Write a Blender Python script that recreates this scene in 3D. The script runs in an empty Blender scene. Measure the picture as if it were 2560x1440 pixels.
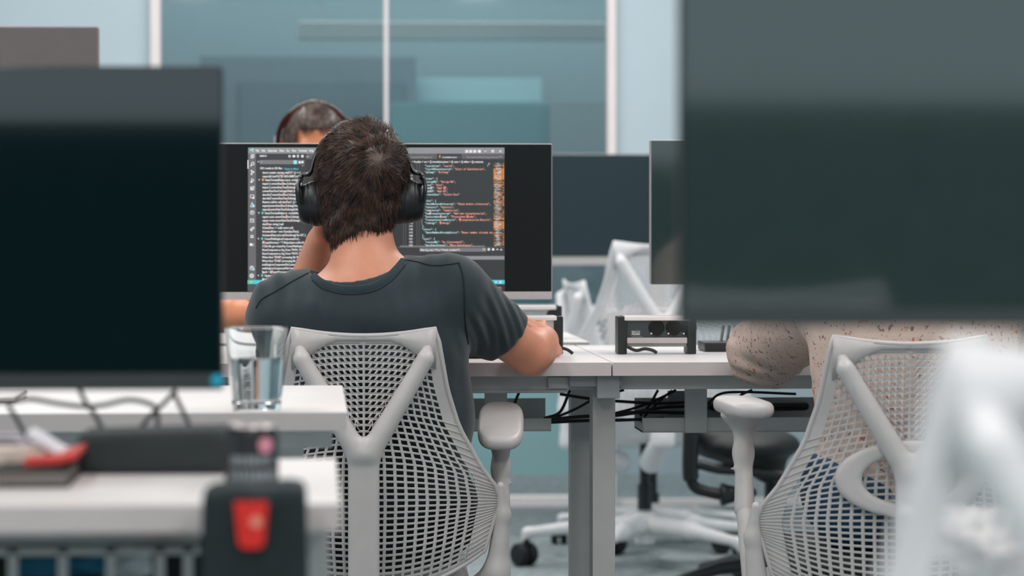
import bpy, bmesh, math, random
import numpy as np
from mathutils import Vector, Matrix, Euler
from mathutils.bvhtree import BVHTree
random.seed(7); rng = np.random.default_rng(7)
scene = bpy.context.scene
C = scene.collection

# ------------------------------------------------------------------ camera
FPX = 7467.0
CAMZ = 1.0
PITCH = math.atan((720-557)/FPX); YAW = math.atan((1280-774)/FPX)
cam_d = bpy.data.cameras.new('camera'); cam = bpy.data.objects.new('camera', cam_d); C.objects.link(cam)
cam_d.sensor_width = 36.0; cam_d.lens = FPX/2560*36
cam.location = (0, 0, CAMZ)
cam.rotation_euler = (math.pi/2-PITCH, 0, -YAW)
cam_d.clip_start = 0.05; cam_d.clip_end = 100
cam_d.dof.use_dof = True; cam_d.dof.focus_distance = 5.22; cam_d.dof.aperture_fstop = 4.6
scene.camera = cam
RC = Euler((math.pi/2-PITCH, 0, -YAW)).to_matrix()

# ------------------------------------------------------------------ world and light
world = bpy.data.worlds.new('world'); scene.world = world; world.use_nodes = True
bg = world.node_tree.nodes['Background']; bg.inputs[0].default_value = (0.62, 0.74, 0.80, 1); bg.inputs[1].default_value = 1.15
scene.view_settings.view_transform = 'Standard'; scene.view_settings.look = 'None'
scene.view_settings.gamma = 1.0; scene.view_settings.use_curve_mapping = False
scene.view_settings.exposure = 0.0

def area(name, loc, size, power, col=(1, 0.96, 0.93), rot=(0, 0, 0)):
    d = bpy.data.lights.new(name, 'AREA'); d.shape = 'RECTANGLE'; d.size, d.size_y = size
    d.energy = power; d.color = col
    o = bpy.data.objects.new(name, d); o.location = loc; o.rotation_euler = rot; C.objects.link(o); return o
CEIL = 2.85
for i, (x, y, sx, sy, p) in enumerate([(-1.1, 4.1, .3, 2.4, 26), (1.5, 4.1, .3, 2.4, 26), (-1.1, 7.4, .3, 2.4, 32), (1.7, 7.4, .3, 2.4, 32),
                                       (0.2, 1.6, .3, 1.8, 16), (0.3, 9.3, 3.0, .3, 30), (-.9, -1.2, .3, 2.4, 48), (1.3, -1.2, .3, 2.4, 48)]):  # last two, behind the camera, added to brighten surfaces facing it
    area('ceiling_and_fill_lamp', (x, y, CEIL-.06), (sx, sy), p*1.2)
area('meeting_room_fill', (0.5, 11.7, CEIL-.06), (3.5, .6), 52, (1, 1, 1))  # unseen lamp added to brighten the room behind the glass

def W(px, py, Y):
    d = RC @ Vector(((px-1280)/FPX, (720-py)/FPX, -1.0))
    return Vector((0, 0, CAMZ)) + d*(Y/d.y)
def WX(px, Y): return W(px, 720, Y).x
def WZ(py, Y, px=1000): return W(px, py, Y).z

# ------------------------------------------------------------------ materials
def srgb(r, g, b):
    f = lambda c: ((c/255+.055)/1.055)**2.4 if c/255 > .04045 else c/255/12.92
    return (f(r), f(g), f(b), 1)
def M(name, col, rough=.5, metal=0, var=.06, scale=40, bump=0, bscale=300, spec=.5, sheen=0, sss=0):
    m = bpy.data.materials.new(name); m.use_nodes = True; nt = m.node_tree; b = nt.nodes['Principled BSDF']
    b.inputs['Roughness'].default_value = rough; b.inputs['Metallic'].default_value = metal
    b.inputs['Specular IOR Level'].default_value = spec
    if sheen: b.inputs['Sheen Weight'].default_value = sheen
    if sss:
        b.inputs['Subsurface Weight'].default_value = sss; b.inputs['Subsurface Radius'].default_value = (.02, .008, .004)
        b.inputs['Subsurface Scale'].default_value = .5
    tc = nt.nodes.new('ShaderNodeTexCoord'); n = nt.nodes.new('ShaderNodeTexNoise'); n.inputs['Scale'].default_value = scale
    n.inputs['Detail'].default_value = 4
    nt.links.new(tc.outputs['Object'], n.inputs['Vector'])
    r = nt.nodes.new('ShaderNodeValToRGB'); c = srgb(*col)
    r.color_ramp.elements[0].position = .3; r.color_ramp.elements[1].position = .7
    r.color_ramp.elements[0].color = tuple(max(0, v*(1-var)) for v in c[:3])+(1,)
    r.color_ramp.elements[1].color = tuple(min(1, v*(1+var)) for v in c[:3])+(1,)
    nt.links.new(n.outputs['Fac'], r.inputs['Fac']); nt.links.new(r.outputs['Color'], b.inputs['Base Color'])
    if bump:
        n2 = nt.nodes.new('ShaderNodeTexNoise'); n2.inputs['Scale'].default_value = bscale; n2.inputs['Detail'].default_value = 3
        nt.links.new(tc.outputs['Object'], n2.inputs['Vector'])
        bp = nt.nodes.new('ShaderNodeBump'); bp.inputs['Strength'].default_value = bump; bp.inputs['Distance'].default_value = .002
        nt.links.new(n2.outputs['Fac'], bp.inputs['Height']); nt.links.new(bp.outputs['Normal'], b.inputs['Normal'])
    return m
def EM(name, col, st=1.0):
    m = bpy.data.materials.new(name); m.use_nodes = True; b = m.node_tree.nodes['Principled BSDF']
    b.inputs['Base Color'].default_value = (.01, .01, .01, 1); b.inputs['Roughness'].default_value = .35
    b.inputs['Emission Color'].default_value = srgb(*col); b.inputs['Emission Strength'].default_value = st
    return m
def GLASS(name, col=(1, 1, 1), rough=0.0, ior=1.45):
    m = bpy.data.materials.new(name); m.use_nodes = True; b = m.node_tree.nodes['Principled BSDF']
    b.inputs['Base Color'].default_value = col+(1,); b.inputs['Transmission Weight'].default_value = 1
    b.inputs['Roughness'].default_value = rough; b.inputs['IOR'].default_value = ior
    return m
m_chair = M('chair_plastic', (196, 192, 191), .42, var=.03, bump=.05, bscale=900)
m_chairw = M('chair_plastic_white', (232, 232, 234), .42, var=.03)
m_desk = M('white_laminate', (238, 233, 232), .38, var=.015, scale=8)
m_edge = M('desk_edge_band', (205, 198, 197), .5, var=.02)
m_steel = M('grey_powder_coat', (196, 198, 196), .55, var=.03, bump=.08, bscale=1500)
m_steel2 = M('darker_grey_powder_coat', (150, 157, 158), .55, var=.03)
m_alu = M('brushed_aluminium', (196, 190, 189), .38, .6, var=.03, scale=60)
m_aluw = M('bright_aluminium', (236, 230, 229), .35, .25, var=.03)
m_black = M('black_plastic', (20, 27, 29), .42, var=.1, bump=.05)
m_blackm = M('matt_black_plastic', (17, 24, 26), .6, var=.1, bump=.1)
m_screen = M('dark_glossy_screen', (12, 30, 33), .045, var=.04, spec=.75)
m_screenb = M('matt_side_screen', (9, 17, 18), .42, var=.04, spec=.25)
m_screenm = M('dark_matt_screen', (48, 64, 64), .06, var=.04, spec=.8)
for _s in (m_screen, m_screenm): _s.node_tree.nodes['Principled BSDF'].inputs['IOR'].default_value = 1.62
m_rubber = M('black_rubber', (18, 22, 24), .7, var=.1)
m_cable = M('black_cable_sheath', (14, 18, 20), .5, var=.08)
m_cableg = M('grey_cable_sheath', (70, 74, 74), .5, var=.08)
m_carpet = M('grey_blue_carpet', (142, 153, 156), .95, var=.32, scale=26, bump=.6, bscale=500)
m_skin = M('skin', (214, 146, 118), .48, var=.07, scale=22, bump=.12, bscale=500, sss=.12)
m_skin2 = M('skin_warm', (222, 142, 100), .5, var=.06, scale=22, sss=.12)
m_shirt = M('dark_teal_jersey', (27, 43, 50), .85, var=.12, scale=14, bump=.35, bscale=700, sheen=.25)
m_shirt2 = M('dark_jersey', (60, 66, 72), .85, var=.1, bump=.2)
m_trous = M('black_denim', (22, 28, 34), .85, var=.15, bump=.2)
m_blue = M('blue_denim', (30, 74, 104), .8, var=.2, bump=.3)
m_shoe = M('black_leather', (20, 20, 22), .4, var=.1)
m_wallw = M('white_paint', (226, 228, 228), .7, var=.02)
m_mull = M('white_mullion', (235, 226, 226), .5, var=.02)
m_dark = M('dark_partition_felt', (7, 10, 11), 1.0, var=.1, spec=0)
m_ceil = M('ceiling_tile', (205, 212, 213), .8, var=.05)

def hairmat(name, c1, c2):
    m = M(name, c1, .38, var=.3, scale=60, spec=.5); r = [n for n in m.node_tree.nodes if n.type == 'VALTORGB'][0]
    r.color_ramp.elements[1].color = srgb(*c2); r.color_ramp.elements[0].color = srgb(*c1); return m
m_hair = hairmat('dark_brown_hair', (15, 11, 9), (92, 65, 53))
m_hair2 = hairmat('greying_brown_hair', (58, 46, 42), (120, 100, 92))
def floral():
    m = M('floral_blouse_fabric', (206, 184, 172), .85, var=.05, bump=.3, bscale=200); nt = m.node_tree; b = nt.nodes['Principled BSDF']
    src = b.inputs['Base Color'].links[0].from_socket
    tc = [n for n in nt.nodes if n.type == 'TEX_COORD'][0]
    last = src
    for sc, thr, col, det in ((60, .13, (120, 98, 92), 3.0), (85, .12, (170, 96, 84), 2.0), (26, .08, (196, 104, 84), 2.0)):
        w = nt.nodes.new('ShaderNodeTexNoise'); w.inputs['Scale'].default_value = sc*1.6; nt.links.new(tc.outputs['Object'], w.inputs['Vector'])
        mx = nt.nodes.new('ShaderNodeMixRGB'); mx.inputs[0].default_value = .035
        nt.links.new(tc.outputs['Object'], mx.inputs[1]); nt.links.new(w.outputs['Color'], mx.inputs[2])
        v = nt.nodes.new('ShaderNodeTexVoronoi'); v.inputs['Scale'].default_value = sc; v.distance = 'EUCLIDEAN'
        nt.links.new(mx.outputs[0], v.inputs['Vector'])
        t = nt.nodes.new('ShaderNodeMath'); t.operation = 'LESS_THAN'; t.inputs[1].default_value = thr*1.6
        nt.links.new(v.outputs['Distance'], t.inputs[0])
        g = nt.nodes.new('ShaderNodeMixRGB'); g.inputs[2].default_value = srgb(*col)
        nt.links.new(t.outputs[0], g.inputs[0]); nt.links.new(last, g.inputs[1]); last = g.outputs[0]
    nt.links.new(last, b.inputs['Base Color']); return m
m_floral = floral()

# ------------------------------------------------------------------ mesh helpers
class MD:
    def __init__(s): s.V = []; s.F = []; s.MI = []; s.cur = 0
    def add(s, vs, fs, mi=None):
        o = len(s.V); s.V += [tuple(v) for v in vs]; s.F += [tuple(i+o for i in f) for f in fs]
        s.MI += [s.cur if mi is None else mi]*len(fs); return s
    def box(s, c, size, rot=None, bev=0.0, seg=2):
        bm = bmesh.new(); bmesh.ops.create_cube(bm, size=1)
        for v in bm.verts: v.co = Vector((v.co.x*size[0], v.co.y*size[1], v.co.z*size[2]))
        if bev > 0: bmesh.ops.bevel(bm, geom=bm.edges[:], offset=min(bev, min(size)*.49), segments=seg, affect='EDGES', profile=.5)
        mt = (Euler(rot).to_matrix() if rot is not None and not isinstance(rot, Matrix) else (rot or Matrix.Identity(3)))
        bm.verts.ensure_lookup_table(); bm.verts.index_update()
        s.add([mt @ v.co + Vector(c) for v in bm.verts], [[v.index for v in f.verts] for f in bm.faces]); bm.free(); return s
    def box2(s, a, b, bev=0.0):
        a = Vector(a); b = Vector(b); return s.box((a+b)/2, [abs(b[i]-a[i]) for i in range(3)], bev=bev)
    def cyl(s, a, b, r1, r2=None, n=24, cap=True):
        r2 = r1 if r2 is None else r2; a = Vector(a); b = Vector(b); d = (b-a).normalized()
        u = d.orthogonal().normalized(); w = d.cross(u); vs = []
        for c, r in ((a, r1), (b, r2)):
            vs += [c+(u*math.cos(2*math.pi*i/n)+w*math.sin(2*math.pi*i/n))*r for i in range(n)]
        fs = [(i, (i+1) % n, n+(i+1) % n, n+i) for i in range(n)]
        if cap: fs += [tuple(range(n-1, -1, -1)), tuple(range(n, 2*n))]
        return s.add(vs, fs)
    def tube(s, pts, r, n=8, closed=False, flat=None, up=None):
        pts = [Vector(p) for p in pts]; N = len(pts); rs = r if hasattr(r, '__len__') else [r]*N
        vs = []; fs = []; prev = None
        for i, p in enumerate(pts):
            a = pts[(i-1) % N] if (closed or i > 0) else p; b = pts[(i+1) % N] if (closed or i < N-1) else p
            d = (b-a).normalized() if (b-a).length > 1e-9 else Vector((0, 0, 1))
            if up is not None: u = (Vector(up)-d*Vector(up).dot(d)).normalized()
            else:
                u = prev-d*prev.dot(d) if prev is not None else d.orthogonal()
                u = u.normalized() if u.length > 1e-6 else d.orthogonal().normalized()
            prev = u; w = d.cross(u)
            k = flat if flat else 1
            vs += [p+(u*math.cos(2*math.pi*j/n)*k+w*math.sin(2*math.pi*j/n))*rs[i] for j in range(n)]
        for i in range(N if closed else N-1):
            i2 = (i+1) % N
            fs += [(i*n+j, i*n+(j+1) % n, i2*n+(j+1) % n, i2*n+j) for j in range(n)]
        if not closed: fs += [tuple(range(n-1, -1, -1)), tuple((N-1)*n+j for j in range(n))]
        return s.add(vs, fs)
    def lathe(s, prof, c, n=40, axis='z', close=False):
        vs = []; c = Vector(c)
        for r, z in prof:
            for j in range(n):
                a = 2*math.pi*j/n; v = Vector((r*math.cos(a), r*math.sin(a), z))
                if axis == 'x': v = Vector((v.z, v.x, v.y))
                if axis == 'y': v = Vector((v.x, v.z, v.y))
                vs.append(c+v)
        K = len(prof); fs = []
        for i in range(K if close else K-1):
            i2 = (i+1) % K
            fs += [(i*n+j, i*n+(j+1) % n, i2*n+(j+1) % n, i2*n+j) for j in range(n)]
        return s.add(vs, fs)
    def rect(s, a, b, c, d, mi=None): return s.add([a, b, c, d], [(0, 1, 2, 3)], mi)
    def xf(s, M4): s.V = [tuple(M4 @ Vector(v)) for v in s.V]; return s

def spl(pts, n=8):
    pts = [Vector(p) for p in pts]; P = [2*pts[0]-pts[1]]+pts+[2*pts[-1]-pts[-2]]; out = []
    for i in range(1, len(P)-2):
        for k in range(n):
            t = k/n; a, b, c, d = P[i-1:i+3]
            out.append(.5*((2*b)+(c-a)*t+(2*a-5*b+4*c-d)*t*t+(3*b-a-3*c+d)*t**3))
    out.append(pts[-1]); return out

def mk(name, md, mat, parent=None, sharp=35, label=None, smooth=True):
    me = bpy.data.meshes.new(name); V = md.V
    off = Vector((0, 0, 0))
    if parent is not None:
        p = parent
        while p is not None: off = off+p.location; p = p.parent
    me.from_pydata([tuple(Vector(v)-off) for v in V] if off.length > 0 else V, [], md.F)
    ms = mat if isinstance(mat, (list, tuple)) else [mat]
    for m in ms: me.materials.append(m)
    if len(ms) > 1: me.polygons.foreach_set('material_index', md.MI)
    me.validate(); me.update()
    if smooth:
        me.polygons.foreach_set('use_smooth', [True]*len(me.polygons))
        if sharp: me.set_sharp_from_angle(angle=math.radians(sharp))
    o = bpy.data.objects.new(name, me); C.objects.link(o)
    if parent is not None: o.parent = parent
    if label: o['label'] = label
    if smooth and sharp and len(me.polygons) < 6000:
        wn = o.modifiers.new('face_weighted_normals', 'WEIGHTED_NORMAL'); wn.keep_sharp = True; wn.weight = 90
    return o
def thing(name, label, cat, loc=(0, 0, 0), group=None):
    o = bpy.data.objects.new(name, None); C.objects.link(o); o.location = loc; o.empty_display_size = .1
    o['label'] = label; o['category'] = cat
    if group: o['group'] = group
    return o
def tag(o, label, cat, group=None, kind=None):
    o['label'] = label; o['category'] = cat
    if group: o['group'] = group
    if kind: o['kind'] = kind
    return o
def struct(name, md, mat, smooth=False):
    o = mk(name, md, mat, smooth=smooth); o['kind'] = 'structure'; return o

# ------------------------------------------------------------------ distance-field mesher
def v3(a): return np.array(a, dtype=np.float32)
def cap(P, a, b, ra, rb):
    a = v3(a); b = v3(b); ab = b-a; t = np.clip(((P-a)@ab)/max(float(ab@ab), 1e-9), 0, 1)
    return np.linalg.norm(P-(a+t[:, None]*ab), axis=1)-(ra+t*(rb-ra))
def ell(P, c, r, R=None):
    Q = P-v3(c)
    if R is not None: Q = Q@R
    r = v3(r); k0 = np.linalg.norm(Q/r, axis=1); k1 = np.linalg.norm(Q/(r*r), axis=1)+1e-9
    return k0*(k0-1)/k1
def rbox(P, c, h, r, R=None):
    Q = P-v3(c)
    if R is not None: Q = Q@R
    q = np.abs(Q)-(v3(h)-r)
    return np.linalg.norm(np.maximum(q, 0), axis=1)+np.minimum(q.max(axis=1), 0)-r
def smin(a, b, k):
    h = np.clip(.5+.5*(b-a)/k, 0, 1); return b+(a-b)*h-k*h*(1-h)
def smax(a, b, k): return -smin(-a, -b, k)
def surf(f, lo, hi, h):
    """surface nets on a blockwise evaluated distance field"""
    B = 8; lo = v3(lo); hi = v3(hi)
    nb = np.ceil((hi-lo)/(h*B)).astype(int); n = nb*B
    bi = np.stack(np.meshgrid(*[np.arange(k) for k in nb], indexing='ij'), -1).reshape(-1, 3)
    cen = lo+(bi+.5)*(h*B)
    fc = f(cen.astype(np.float32)); act = np.abs(fc) < h*B*1.25+.012
    G = np.zeros(tuple(n), np.float32)
    for b, v, a in zip(bi, fc, act):
        if not a: G[b[0]*B:(b[0]+1)*B, b[1]*B:(b[1]+1)*B, b[2]*B:(b[2]+1)*B] = v
    loc = np.stack(np.meshgrid(*[np.arange(B)]*3, indexing='ij'), -1).reshape(-1, 3)
    ab = bi[act]
    for s in range(0, len(ab), 600):
        ch = ab[s:s+600]; idx = (ch[:, None, :]*B+loc[None]).reshape(-1, 3)
        G[idx[:, 0], idx[:, 1], idx[:, 2]] = f((lo+idx*h).astype(np.float32))
    S = G < 0
    c8 = [(i, j, k) for i in (0, 1) for j in (0, 1) for k in (0, 1)]
    m = [s-1 for s in S.shape]
    cnt = sum(S[i:i+m[0], j:j+m[1], k:k+m[2]].astype(np.int8) for i, j, k in c8)
    cell = np.argwhere((cnt > 0) & (cnt < 8)); vid = -np.ones(tuple(m), np.int64)
    vid[cell[:, 0], cell[:, 1], cell[:, 2]] = np.arange(len(cell))
    acc = np.zeros((len(cell), 3)); num = np.zeros(len(cell))
    for a in c8:
        for ax in range(3):
            if a[ax]: continue
            b = list(a); b[ax] = 1
            fa = G[cell[:, 0]+a[0], cell[:, 1]+a[1], cell[:, 2]+a[2]]; fb = G[cell[:, 0]+b[0], cell[:, 1]+b[1], cell[:, 2]+b[2]]
            c = (fa < 0) != (fb < 0); t = np.where(c, fa/np.where(fa-fb == 0, 1, fa-fb), 0)
            p = np.tile(np.array(a, float), (len(cell), 1)); p[:, ax] += t
            acc[c] += p[c]; num[c] += 1
    V = lo+(cell+acc/num[:, None])*h
    F = []
    for ax in range(3):
        sl0 = [slice(None)]*3; sl1 = [slice(None)]*3; sl0[ax] = slice(0, -1); sl1[ax] = slice(1, None)
        e = np.argwhere(S[tuple(sl0)] != S[tuple(sl1)]); u, w = (ax+1) % 3, (ax+2) % 3
        e = e[(e[:, u] > 0) & (e[:, w] > 0) & (e[:, u] < m[u]) & (e[:, w] < m[w])]
        def q(du, dw):
            x = e.copy(); x[:, u] -= du; x[:, w] -= dw; return vid[x[:, 0], x[:, 1], x[:, 2]]
        qd = np.stack([q(1, 1), q(0, 1), q(0, 0), q(1, 0)], 1)
        ins = S[e[:, 0], e[:, 1], e[:, 2]]; qd[~ins] = qd[~ins][:, ::-1]
        F.append(qd)
    F = np.concatenate(F); F = F[(F >= 0).all(1)]
    md = MD(); md.V = [tuple(v) for v in V.tolist()]; md.F = [tuple(x) for x in F.tolist()]; md.MI = [0]*len(md.F)
    return md

# ------------------------------------------------------------------ text
_tc = {}
def glyphs(s, align='LEFT'):
    if (s, align) in _tc: return _tc[(s, align)]
    cu = bpy.data.curves.new('t', 'FONT'); cu.body = s; cu.size = 1; cu.resolution_u = 2; cu.align_x = align
    o = bpy.data.objects.new('t', cu); C.objects.link(o); bpy.context.view_layer.update()
    me = o.to_mesh(); vs = [tuple(v.co) for v in me.vertices]; fs = [tuple(p.vertices) for p in me.polygons]
    o.to_mesh_clear(); bpy.data.objects.remove(o); bpy.data.curves.remove(cu)
    _tc[(s, align)] = (vs, fs); return vs, fs
# ------------------------------------------------------------------ room shell
YB = 10.5
md = MD(); md.box2((-7, -4, -.05), (9, 14, 0)); struct('floor', md, m_carpet)
md = MD(); md.box2((-7, -4, CEIL), (9, 14, CEIL+.05)); struct('ceiling', md, m_ceil)
md = MD(); md.box2((-7, 12.6, 0), (9, 12.65, CEIL)); struct('wall_back', md, M('teal_grey_paint', (140, 164, 170), .8, var=.02))
md = MD(); md.box2((-7, -3.1, 0), (9, -3, 1.30), bev=.01); struct('wall_rear_partition', md, m_dark)
# ceiling luminaires of the office; the rear pair added for frontal light
m_lum = EM('luminaire_diffuser', (255, 250, 245), 2.2)
k = 0
for x, y, sx, sy in [(-1.1, 4.1, .3, 2.4), (1.5, 4.1, .3, 2.4), (-1.1, 7.4, .3, 2.4), (1.7, 7.4, .3, 2.4), (0.2, 1.6, .3, 1.8), (0.3, 9.3, 3.0, .3), (-.9, -1.2, .3, 2.4), (1.3, -1.2, .3, 2.4)]:
    t = thing('ceiling_and_fill_light', 'long white ceiling light panel out of view, rear pair added as fill', 'ceiling light', (x, y, CEIL), 'ceiling light panels')
    f = MD(); f.box((x, y, CEIL-.02), (sx+.04, sy+.04, .04), bev=.005); mk('frame', f, m_aluw, t)
    f = MD(); f.box((x, y, CEIL-.043), (sx, sy, .008)); mk('diffuser', f, m_lum, t)

def pxbox(md, x0, y0, x1, y1, Y, d=.02, bev=0):
    a = W(x0, (y0+y1)/2, Y); b = W(x1, (y0+y1)/2, Y); zt = W((x0+x1)/2, y0, Y).z; zb = W((x0+x1)/2, y1, Y).z
    md.box(((a.x+b.x)/2, Y+d/2, (zt+zb)/2), (abs(b.x-a.x), d, abs(zt-zb)), bev=bev); return md

# glazed partition across the back of the office
zl = WZ(1247, YB)
def post(name, x0, x1, d):
    xa, xb = WX(x0, YB), WX(x1, YB); m = MD(); m.box2((xa, YB-.03, 0), (xb, YB+d, CEIL), bev=.002); return struct(name, m, m_mull)
post('window_mullion_1', 378, 403, .05); post('window_mullion_2', 961, 970, .01); post('window_mullion_3', 1517, 1538, .05)
post('window_mullion_4', 2560, 2585, .05); post('window_mullion_5', -620, -595, .05)
m_pane = bpy.data.materials.new('tinted_partition_glass'); m_pane.use_nodes = True
_n = m_pane.node_tree; _n.nodes.clear()
_o = _n.nodes.new('ShaderNodeOutputMaterial'); _m = _n.nodes.new('ShaderNodeMixShader'); _t = _n.nodes.new('ShaderNodeBsdfTransparent'); _g = _n.nodes.new('ShaderNodeBsdfGlossy')
_f = _n.nodes.new('ShaderNodeFresnel'); _f.inputs[0].default_value = 1.5
_t.inputs[0].default_value = (.78, .83, .84, 1); _g.inputs['Roughness'].default_value = .03
_n.links.new(_f.outputs[0], _m.inputs[0]); _n.links.new(_t.outputs[0], _m.inputs[1]); _n.links.new(_g.outputs[0], _m.inputs[2]); _n.links.new(_m.outputs[0], _o.inputs[0])
m_frost = M('frosted_film', (184, 202, 210), .6, var=.02, scale=3)
m_frostt = M('teal_frosted_film', (140, 180, 184), .6, var=.03, scale=3)
def pane(n, x0, x1, mat, z0=.11, y=YB):
    m = MD(); m.box2((WX(x0, y)+.004, y, z0), (WX(x1, y)-.004, y+.01, CEIL)); return struct('window_%d' % n, m, mat)
pane(1, -595, 378, m_frost); pane(2, 403, 961, m_pane, .55); pane(3, 970, 1517, m_pane, .55); pane(4, 1538, 2560, m_frost)
for n, (x0, x1) in enumerate(((403, 961), (970, 1517))):
    m = MD(); m.box2((WX(x0, YB)+.004, YB, .11), (WX(x1, YB)-.004, YB+.01, .545)); struct('window_%d_lower_panel' % (n+2), m, m_frostt)
m = MD(); m.box2((-7, YB-.02, 0), (WX(1425, YB), YB+.04, .035), bev=.002); m.box2((WX(1425, YB), YB, 0), (9, YB+.04, .02)); struct('baseboard_back', m, m_mull)

# room behind the glass; made-up panels stand in for reflections in the panes
YR = 12.3
def backobj(name, label, cat, x0, y0, x1, y1, Y, col, d=.04, rough=.6, em=None):
    m = MD(); pxbox(m, x0, y0, x1, y1, Y, d, bev=.004)
    o = mk(name, m, EM(name+'_glow', em, 1) if em else M(name+'_finish', col, rough, var=.02)); return tag(o, label, cat)
m = MD()
t = thing('reflection_panel', 'large dark grey rectangle standing in for a reflection in the left glass', 'screen', W(750, 400, YR))  # flat rectangle painting a reflection in the left pane; no real screen
m = MD(); pxbox(m, 500, 140, 1040, 600, YR, .05, bev=.004); mk('housing', m, M('slate_reflection', (112, 130, 138), .6, var=.02), t)
m = MD(); pxbox(m, 600, 205, 1010, 560, YR-.01, .012); mk('screen', m, M('slate_reflection_inner', (102, 122, 130), .5, var=.02), t)
t = thing('reflection_blocks', 'teal and grey blocks standing in for reflections in the right glass', 'painted reflection', W(1200, 600, YR-.3).xy.to_3d())  # teal and grey tones of the right pane's reflections, built as boxes
m = MD(); a = W(975, 257, YR-.3); b = W(1385, 257, YR-.3); m.box2((a.x, YR-.3, .0), (b.x, YR+.1, a.z), bev=.004); mk('body', m, M('reflection_teal', (116, 158, 164), .6, var=.02), t)
m = MD(); c = W(1376, 257, YR-.32); d = W(1700, 252, YR-.32); m.box2((c.x, YR-.32, .0), (d.x, YR-.29, d.z), bev=.002); mk('grey_reflection', m, M('reflection_grey', (152, 170, 175), .6, var=.02), t)
backobj('reflection_band', 'pale teal band standing in for a reflection in the right glass', 'board', 975, 195, 1355, 256, YR+.1, (156, 188, 193), .03)  # paler band of the right pane's reflection, painted as a board
t = thing('reflection_strip', 'long pale horizontal strip standing in for a ceiling light reflection in the glass', 'lamp', W(1200, 78, 11.6))  # ceiling light's reflection in the glass, built as a hung strip
m = MD(); pxbox(m, 745, 55, 1750, 100, 11.6, .06, bev=.006); mk('housing', m, M('reflection_strip_paint', (206, 216, 218), .5, var=.02), t)
m = MD()
for px in (800, 1700):
    m = MD(); p = W(px, 56, 11.63); m.cyl(p, (p.x, p.y, CEIL), .002, n=6); mk('strip_wire', m, m_alu, t)

# ------------------------------------------------------------------ desks
def desk(label, x0, x1, y0, y1, z=.75, th=.025, legs=(), group=None, rail=True, mat=m_desk, trays=()):
    t = thing('office_desk', label, 'desk', ((x0+x1)/2, (y0+y1)/2, 0), group)
    m = MD(); m.cur = 0; m.box2((x0, y0+.0015, z-th), (x1, y1, z), bev=.0012); mk('tabletop', m, mat, t)
    m = MD(); m.box2((x0+.001, y0, z-th+.0005), (x1-.001, y0+.0015, z-.0008)); mk('edge_band', m, m_edge, t, label='grey front edge of the white tabletop')
    if rail:
        m = MD(); m.box2((x0+.02, y0+.07, z-th-.028), (x1-.02, y0+.11, z-th), bev=.002); mk('front_rail', m, m_steel, t)
        m = MD(); m.box2((x0+.02, y1-.12, z-th-.028), (x1-.02, y1-.08, z-th), bev=.002); mk('rear_rail', m, m_steel, t)
    for lx, ly in legs:
        m = MD(); m.box2((lx-.021, ly-.03, .02), (lx+.021, ly+.03, z-th), bev=.002); m.box((lx, ly, .012), (.05, .09, .024), bev=.003); mk('leg', m, m_steel, t)
    return t
SEAM = WX(1530.5, 5.33)
dl = desk('white bench desk with grey frame where the man in the dark T-shirt works', SEAM-1.6, SEAM-.0012, 5.33, 6.08, legs=[(SEAM-1.45, 5.45), (SEAM-1.45, 5.9), (WX(1451, 5.82), 5.82)], group='white bench desks')
dr = desk('white bench desk with grey frame right of the seam, where the floral-sleeved person sits', SEAM+.0012, SEAM+1.6, 5.33, 6.08, legs=[(WX(1506, 5.47), 5.47), (SEAM+1.45, 5.45), (SEAM+1.45, 5.9)], group='white bench desks')
# brackets and cable trays
m = MD(); pxbox(m, 1423, 938, 1556, 968, 5.37, .03, bev=.004); pxbox(m, 1492, 938, 1550, 997, 5.36, .05, bev=.003); mk('joining_bracket', m, M('light_grey_coat', (160, 167, 168), .55, var=.03), dr)
m = MD(); pxbox(m, 1370, 942, 1425, 972, 5.385, .03, bev=.003); pxbox(m, 1150, 974, 1420, 983, 5.40, .03, bev=.002)
mk('cable_clip', m, m_steel, dl)
def tray(par, x0, x1, y0, y1, Y, dep, hx, hang):
    m = MD(); a = W(x0, y0, Y); b = W(x1, y1, Y)
    m.box2((a.x, Y, b.z), (b.x, Y+.003, a.z)); m.box2((a.x, Y, b.z), (b.x, Y+dep, b.z+.003)); m.box2((a.x, Y+dep-.003, b.z), (b.x, Y+dep, a.z+.03)); m.box2((a.x, Y, b.z), (a.x+.003, Y+dep, a.z-.01))
    mk('cable_tray', m, m_steel, par)
    for h0, h1 in hang:
        m = MD(); p = W(h0, 980, Y-.012); q = W(h1, 980, Y-.012); m.box2((p.x, Y-.012, b.z), (q.x, Y, .726), bev=.001); mk('tray_hanger', m, m_steel, par)
tray(dl, 900, 1378, 1048, 1078, 5.60, .14, 0, [(1212, 1268)])
tray(dr, 1606, 2400, 1045, 1078, 5.60, .14, 0, [(1713, 1768), (2250, 2300)])
m = MD(); pxbox(m, 1672, 978, 1716, 1040, 5.7, .02); mk('bracket_plate', m, m_steel2, dr)
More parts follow.
